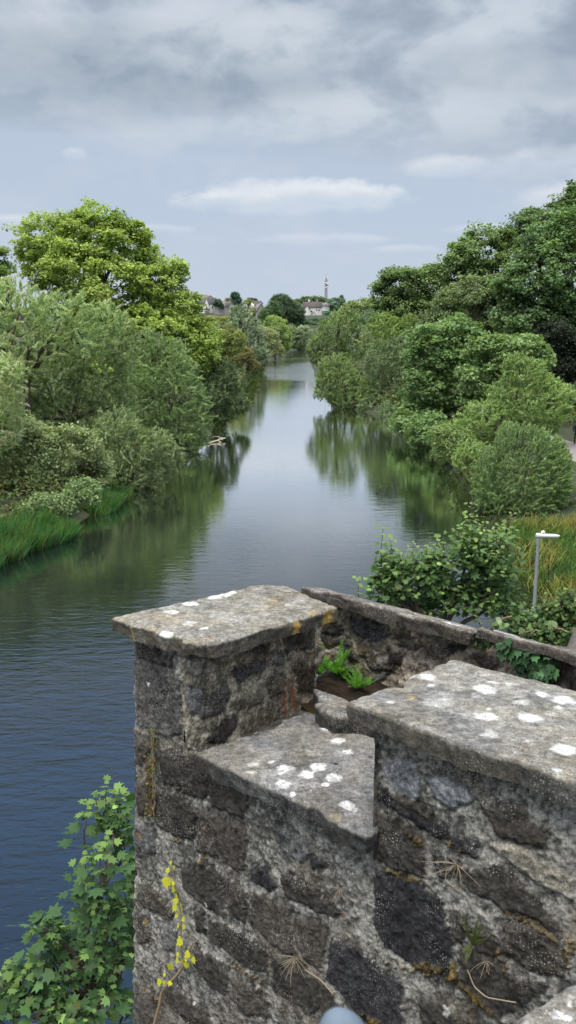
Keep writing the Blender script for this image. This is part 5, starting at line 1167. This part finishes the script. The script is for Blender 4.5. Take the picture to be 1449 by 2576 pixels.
T, rf = gable_block(r, p, 10, 16 * m, 5 * m, 7 * m, math.pi / 2, CREAM, RTILE)
r, p = house_root(644, 776, 640, 'pale house with a brown hipped roof among trees left of the dark trees'); m = mpu(640)
T, rf = gable_block(r, p, 24 * m, 9, 11 * m, 6 * m, -.3, WHITE, BTILE); window(r, T, 5 * m, 6 * m, 2 * m, 3 * m, -4.5)
r, p = house_root(651, 796, 545, 'grey gabled house showing one steep roof and white window frames low on the hill'); m = mpu(545)
T, rf = gable_block(r, p, 12, 22 * m, 13 * m, 17 * m, math.pi / 2 + .25, GREYR, GTILE); window(r, T, -2 * m, 8 * m, 3 * m, 5 * m, -6); window(r, T, 2.6 * m, 8 * m, 1.6 * m, 5 * m, -6)
chimney(r, rf, p + np.array([-13 * m, 2, 24 * m]), 3.4 * m, 13 * m)
r, p = house_root(634, 780, 560, 'low house whose tall white chimney shows above the silvery willow')
T, rf = gable_block(r, p, 12 * m, 8, 4 * m, 4 * m, .1, CREAM, GTILE); chimney(r, rf, p + np.array([0, -1, 11 * m]), 4 * m, 13 * m)

def mast():
    Y = 1100.; top = at_y(820 * S, 697 * S, Y); b = at_y(820 * S, 760 * S, Y); gz = float(ground_h(b[0], b[1]))
    r = empty('radio_mast', (b[0], b[1], gz), 'tall reddish lattice mast with white dish antennas on the skyline', 'mast')
    steel = simple_mat('mast_steel', (.34, .28, .29), .7, .1, 1); white = simple_mat('antenna_white', (.7, .71, .74), .5, .03, 1); dark = simple_mat('antenna_grey', (.15, .17, .2), .6, .1, 1)
    H = top[2] - gz; x, y = b[0], b[1]; mb = MB(); n = 16; w0, w1 = 1.9, .8
    zs = gz + H * np.linspace(0, 1, n); ws = w0 + (w1 - w0) * np.linspace(0, 1, n)
    cor = [(-1, -1), (1, -1), (1, 1), (-1, 1)]
    for a, c in cor: mb.tube(np.stack([x + a * ws, y + c * ws, zs], 1), .34, 5)
    for i in range(n - 1):
        for q in range(4):
            (a, c), (a2, c2) = cor[q], cor[(q + 1) % 4]
            mb.tube([(x + a * ws[i], y + c * ws[i], zs[i]), (x + a2 * ws[i + 1], y + c2 * ws[i + 1], zs[i + 1])], .26, 4, cap=False)
            mb.tube([(x + a * ws[i], y + c * ws[i], zs[i]), (x + a2 * ws[i], y + c2 * ws[i], zs[i])], .22, 4, cap=False)
    mb.build('lattice', steel, r)
    u = mpu(Y)
    for dx, dy, s in [(-.3, 14, 1.1), (3.6, 17, .9), (-.3, 25, 1.05), (3.6, 23, .8), (-2.2, 8, .6)]:
        c = np.array([x + dx * u, y - 3, top[2] - dy * u]); t = np.linspace(0, 1, 6)[:, None]; ph = np.linspace(0, 2 * math.pi, 17)[None]
        V = np.stack([s * t * np.cos(ph) * 1.0, -.6 * (1 - t ** 2) + 0 * ph + .2, s * t * np.sin(ph)], -1).reshape(-1, 3) + c
        MB().add(V, grid_faces(6, 17)).tube([c, c + np.array([0, 1.8, 0])], .3, 6).build('dish', white, r, True)
    for dx in (-3.2, 2.4): MB().box((x + dx * u, y - 1, top[2] - 5 * u), (.7, .7, 4.5)).build('panel_antenna', white, r)
    MB().box((x + 1.5 * u, y, top[2] - 20 * u), (7 * u, 5, 3 * u * .5)).build('platform', dark, r)
    MB().tube([(x, y, top[2]), (x, y, top[2] + 4)], .16, 5).build('aerial', steel, r)
mast()

# ================================================================== small plants on the walls
IVYM = leaf_mat('ivy_leaf', .15, .38, .4); FERNM = leaf_mat('fern_frond', .4, .5, .2); STRAW = simple_mat('dry_stem', (.30, .25, .18), .9, .25, 40)
def leaf_bunch(name, P, N, T, size, col, mat, parent, shape=IVY, droop=.12):
    V, s, l, c = lobed(np.array(P), np.array(N), np.array(T), np.array(size), np.array(col), shape, droop)
    return mesh_obj(name, V, s, l, mat, parent, np.clip(c, .005, .75))
def ivy_back():
    rg = np.random.default_rng(31); r = empty('ivy', W(-1.55, VB - .02, -1.7), 'dark green ivy trailing over the sloping coping at the right', 'ivy')
    P = []; N = []; T = []; Sz = []; C = []
    path = [(845, 830), (900, 800), (960, 790), (1030, 830), (1090, 850), (1150, 850), (1210, 850), (1270, 880), (1290, 930)]
    def add(x, y, out, sz, yg=0.):
        u, z = px_back(*zE((x, y)), VB - out); p = W(u, VB - out, z)
        P.append(p); n = unit(-Vv * 1.0 + U * rg.normal(-.1, .45) + Zz * rg.normal(.5, .35)); N.append(n); T.append(unit(-Zz * 1.0 + U * rg.normal(0, .5))); Sz.append(sz)
        C.append((np.array((.045, .110, .038)) * (1 - yg) + np.array((.12, .17, .05)) * yg) * math.exp(rg.normal(0, .28)))
    for i in range(150):
        t = rg.uniform(0, 1); x = 1020 + 300 * t + rg.normal(0, 14); y0 = 800 + 60 * t; y1 = 860 + 200 * min(1, t * 1.35) ** .8
        if t > .93: y1 -= 60
        add(x, rg.uniform(y0, y1), rg.uniform(.03, .11), rg.uniform(.036, .066))
    for i in range(46):
        x = rg.uniform(830, 1040); add(x, 800 + (x - 830) * .12 + rg.normal(0, 22), rg.uniform(.03, .09), rg.uniform(.022, .04), .35)
    for i in range(30):       # runners lying on the coping and reaching out above it
        x = rg.uniform(940, 1400); add(x, 700 + (x - 940) * .10 + rg.normal(0, 18), rg.uniform(.04, .10), rg.uniform(.022, .042), .6)
    leaf_bunch('leaves', P, N, T, Sz, C, IVYM, r)
    mb = MB()
    for ln in [[(1085, 665), (1030, 690), (960, 735), (900, 800), (850, 840)], [(960, 700), (970, 780), (1030, 840), (1090, 960)], [(1200, 750), (1130, 790), (1100, 850), (1150, 1000)], [(1400, 760), (1300, 745), (1180, 770)], [(890, 700), (905, 760)]]:
        pts = np.array([W(*(lambda q: (q[0], VB - .05, q[1]))(px_back(*zE(p), VB - .05))) for p in ln]); t = np.linspace(0, 1, 14)
        pts = np.stack([np.interp(t, np.linspace(0, 1, len(pts)), pts[:, i]) for i in range(3)], 1) + rg.normal(0, .004, (14, 3)); mb.tube(pts, .0035, 6)
    mb.build('stem', simple_mat('ivy_stem', (.20, .17, .10), .9, .2, 30), r)
ivy_back()
FV = 2.035
def on_face(fr, p, out=.012): u, z = px_face(*fr(p), FV - out); return W(u, FV - out, z)
def ivy_yellow():
    rg = np.random.default_rng(32); r = empty('ivy_sprig', on_face(zC, (330, 1590)), 'strand of bright yellow ivy climbing the left part of the wall face', 'ivy')
    L = [(410, 650, 15), (400, 702, 22), (385, 748, 42), (432, 680, 14), (430, 805, 24), (436, 868, 26), (441, 910, 26), (465, 895, 26), (472, 925, 28), (450, 955, 20), (490, 982, 24), (455, 1012, 24), (490, 1022, 22), (520, 1060, 34), (472, 1104, 38), (490, 1140, 24), (470, 1178, 20), (450, 1180, 20), (516, 1182, 30), (450, 1216, 24), (476, 1222, 20), (500, 1240, 26), (536, 1210, 26), (412, 1250, 28), (345, 1335, 32), (375, 1300, 16), (410, 1350, 20), (425, 770, 18), (445, 845, 20), (505, 1215, 22), (365, 1345, 20)]
    P = []; N = []; T = []; Sz = []; C = []
    for x, y, s in L:
        P.append(on_face(zC, (x, y), .02 + rg.uniform(0, .02))); N.append(unit(-Vv + Zz * rg.normal(.35, .25) + U * rg.normal(-.1, .4))); T.append(unit(-Zz * .9 + U * rg.normal(0, .6))); Sz.append(s / 1000 * 1.45)
        C.append(np.array((.46, .47, .03)) * math.exp(rg.normal(0, .16)))
    leaf_bunch('leaves', P, N, T, Sz, C, IVYM, r, droop=.1)
    def vine(ln, r0, r1):
        pts = np.array([on_face(zC, p, .016) for p in ln]); t = np.linspace(0, 1, 26); pts = np.stack([np.interp(t, np.linspace(0, 1, len(pts)), pts[:, i]) for i in range(3)], 1)
        for _ in range(2): pts[1:-1] = (pts[:-2] + 2 * pts[1:-1] + pts[2:]) / 4
        mb.tube(pts, r0 + (r1 - r0) * t, 7)
    mb = MB(); vine([(316, 1600), (330, 1540), (350, 1470), (355, 1410), (390, 1365), (430, 1330), (480, 1270), (520, 1155), (545, 1120)], .0075, .004); vine([(480, 1270), (470, 1100), (470, 950), (445, 830), (425, 720), (410, 650)], .003, .0015)
    mb.build('stem', simple_mat('pale_vine', (.30, .22, .13), .85, .2, 40), r)
ivy_yellow()
def frond(base, d, L, w, rg, col, droopv=.35, n=16, up=None):
    """pinnate fern frond: a rib with pairs of tapering leaflets"""
    up = np.array([0, 0, 1.]) if up is None else up
    d = unit(np.array(d, float)); side = unit(np.cross(d, up) + 1e-6); V = []; s = []; C = []
    prev = np.array(base, float); pts = [prev]
    for i in range(1, n + 1): dd = unit(d - up * droopv * (i / n) ** 1.5); pts.append(pts[-1] + dd * L / n)
    pts = np.array(pts); V.append(pts); F_ = []
    for i in range(2, n + 1):
        t = i / n; lw = w * math.sin(min(1, t * 1.25 + .12) * math.pi * .5 if t < .5 else (1 - t) * math.pi * .5 + .22); ax = unit(pts[i] - pts[i - 1])
        for sg in (-1, 1):
            o = unit(side * sg + ax * .35 + rg.normal(0, .06, 3)); q = pts[i]; hw = L / n * .55
            F_.append([q - ax * hw * .5, q + o * lw * .55 - ax * hw * .6, q + o * lw, q + o * lw * .55 + ax * hw * .6, q + ax * hw * .5]); C.append(np.array(col) * math.exp(rg.normal(0, .15)))
    return pts, F_, C
def fern(name, lab, base, fronds, col, rg, cat='fern', group=None, up=None):
    r = empty(name, base, lab, cat, group)
    for d, L, w, dr in fronds:
        pts, F_, C = frond(base, d, L, w, rg, col, dr, up=up); mb = MB()
        for f, c in zip(F_, C): mb.add(f, [(0, 1, 2, 3, 4)], c)
        mb.tube(pts, np.linspace(.0022, .0008, len(pts)), 4, np.array(col) * .7); mb.build('frond', FERNM, r)
rg = np.random.default_rng(40)
def gp(x, y, z=-1.54): u, v = px_top(*zG((x, y)), z); return W(u, v, z)
FG = (.17, .42, .06)
for nm, (x, y), n, L, lb in [('fern', (425, 965), 18, .11, 'bright green fern nearest the gap beside the pier'), ('fern', (610, 965), 20, .12, 'largest fern, with one tall upright frond, between the two walls'), ('fern', (790, 1100), 16, .075, 'small tufted fern at the edge of the broad coping slab'), ('fern', (915, 1060), 6, .055, 'slender fern growing furthest right in the soil pocket'), ('fern', (680, 1010), 9, .055, 'low fern in front of the tallest one'), ('fern', (850, 960), 3, .07, 'single thin frond against the back wall')]:
    fr = []
    for i in range(n):
        a = rg.uniform(0, 6.28); s = rg.uniform(.3, 1.3); fr.append(((math.cos(a) * s, math.sin(a) * s - .1, 1.), L * rg.uniform(.6, 1.15), L * .22, rg.uniform(.2, .7)))
    if n >= 7: fr.append(((.1, .1, 1.), L * 1.35, L * .27, .12))
    fern(nm, lb, gp(x, y), fr, FG, rg, group='ferns between the walls')
b = on_face(zD, (850, 1130), 0.0); fr = []
for (dx, dy, L) in [(-60, -150, .085), (-40, -60, .05), (40, -80, .06), (60, -20, .05), (-50, 40, .045), (-40, 90, .05), (20, -130, .06)]:
    e = on_face(zD, (850 + dx, 1130 + dy), .03); fr.append((e - b, np.linalg.norm(e - b) * 1.15, .010, .25))
fern('wall_fern', 'small yellow-green spleenwort fern rooted in a joint of the wall face', b, fr, (.15, .20, .05), rg, up=-Vv)
def tuft(name, lab, fr, c, n, L, rg, runner=None):
    mb = MB(); b = on_face(fr, c, .0)
    for i in range(n):
        d = unit(-Vv * rg.uniform(.2, .9) + U * rg.normal(0, .8) + Zz * rg.normal(-.1, .7)); l = L * rg.uniform(.4, 1.1); t = np.linspace(0, 1, 9)[:, None]
        pts = b + d * l * t + (Zz * -.35 + U * rg.normal(0, .4)) * l * t ** 2.2 * .8; mb.tube(pts, np.linspace(.0010, .0005, 9), 4)
    if runner:
        pts = np.array([on_face(fr, p, .018) for p in runner]); t = np.linspace(0, 1, 14); pts = np.stack([np.interp(t, np.linspace(0, 1, len(pts)), pts[:, i]) for i in range(3)], 1); mb.tube(pts, .0022, 5)
    o = mb.build(name, STRAW); tag(o, lab, 'dry grass', 'dead grass tufts on the wall')
tuft('dry_tuft', 'bleached spidery tuft of dead grass low on the wall left of the blackest stone', zC, (1130, 1210), 26, .07, rg, [(1190, 1280), (1280, 1340), (1350, 1420)])
tuft('dry_tuft', 'curling dead grass stems in the joint under the long dark stones at the right', zD, (760, 670), 15, .085, rg, [(700, 700), (690, 760), (740, 800)])
tuft('dry_tuft', 'faint dead tuft under the low coping slab, upper middle of the wall face', zC, (1390, 810), 16, .045, rg)
tuft('dry_tuft', 'long hair-thin dead stems hanging below the spleenwort', zD, (930, 1230), 7, .05, rg, [(820, 1280), (860, 1380), (930, 1440), (1100, 1470)])
def creeper():
    rg = np.random.default_rng(50); P = []; N = []; T = []; Sz = []; C = []
    r = empty('wall_creeper', on_face(zC, (290, 380)), 'small leaved green and rusty plant hanging down the pier near its left edge', 'plant')
    for i in range(150):
        t = rg.uniform(0, 1); x = 300 - 15 * t + rg.normal(0, 16 + 6 * t); y = -160 + 560 * t; y = -120 + (y + 160) * .95
        P.append(on_face(zC, (x, y), rg.uniform(.004, .03))); N.append(unit(-Vv + Zz * .4 + rg.normal(0, .4, 3))); T.append(unit(rg.normal(0, 1, 3))); Sz.append(rg.uniform(.008, .019))
        rust = rg.uniform() < .35 + .3 * t; C.append(np.array((.16, .09, .03) if rust else (.075, .13, .035)) * math.exp(rg.normal(0, .3)))
    leaf_bunch('leaves', P, N, T, Sz, C, LEAF, r, droop=.2)
    mb = MB()
    for k in range(3):
        pts = np.array([on_face(zC, (300 + k * 8 + rg.normal(0, 6), y), .01) for y in np.linspace(-120, 390, 14)]); mb.tube(pts, .0016, 4)
    mb.build('stem', STRAW, r)
creeper()
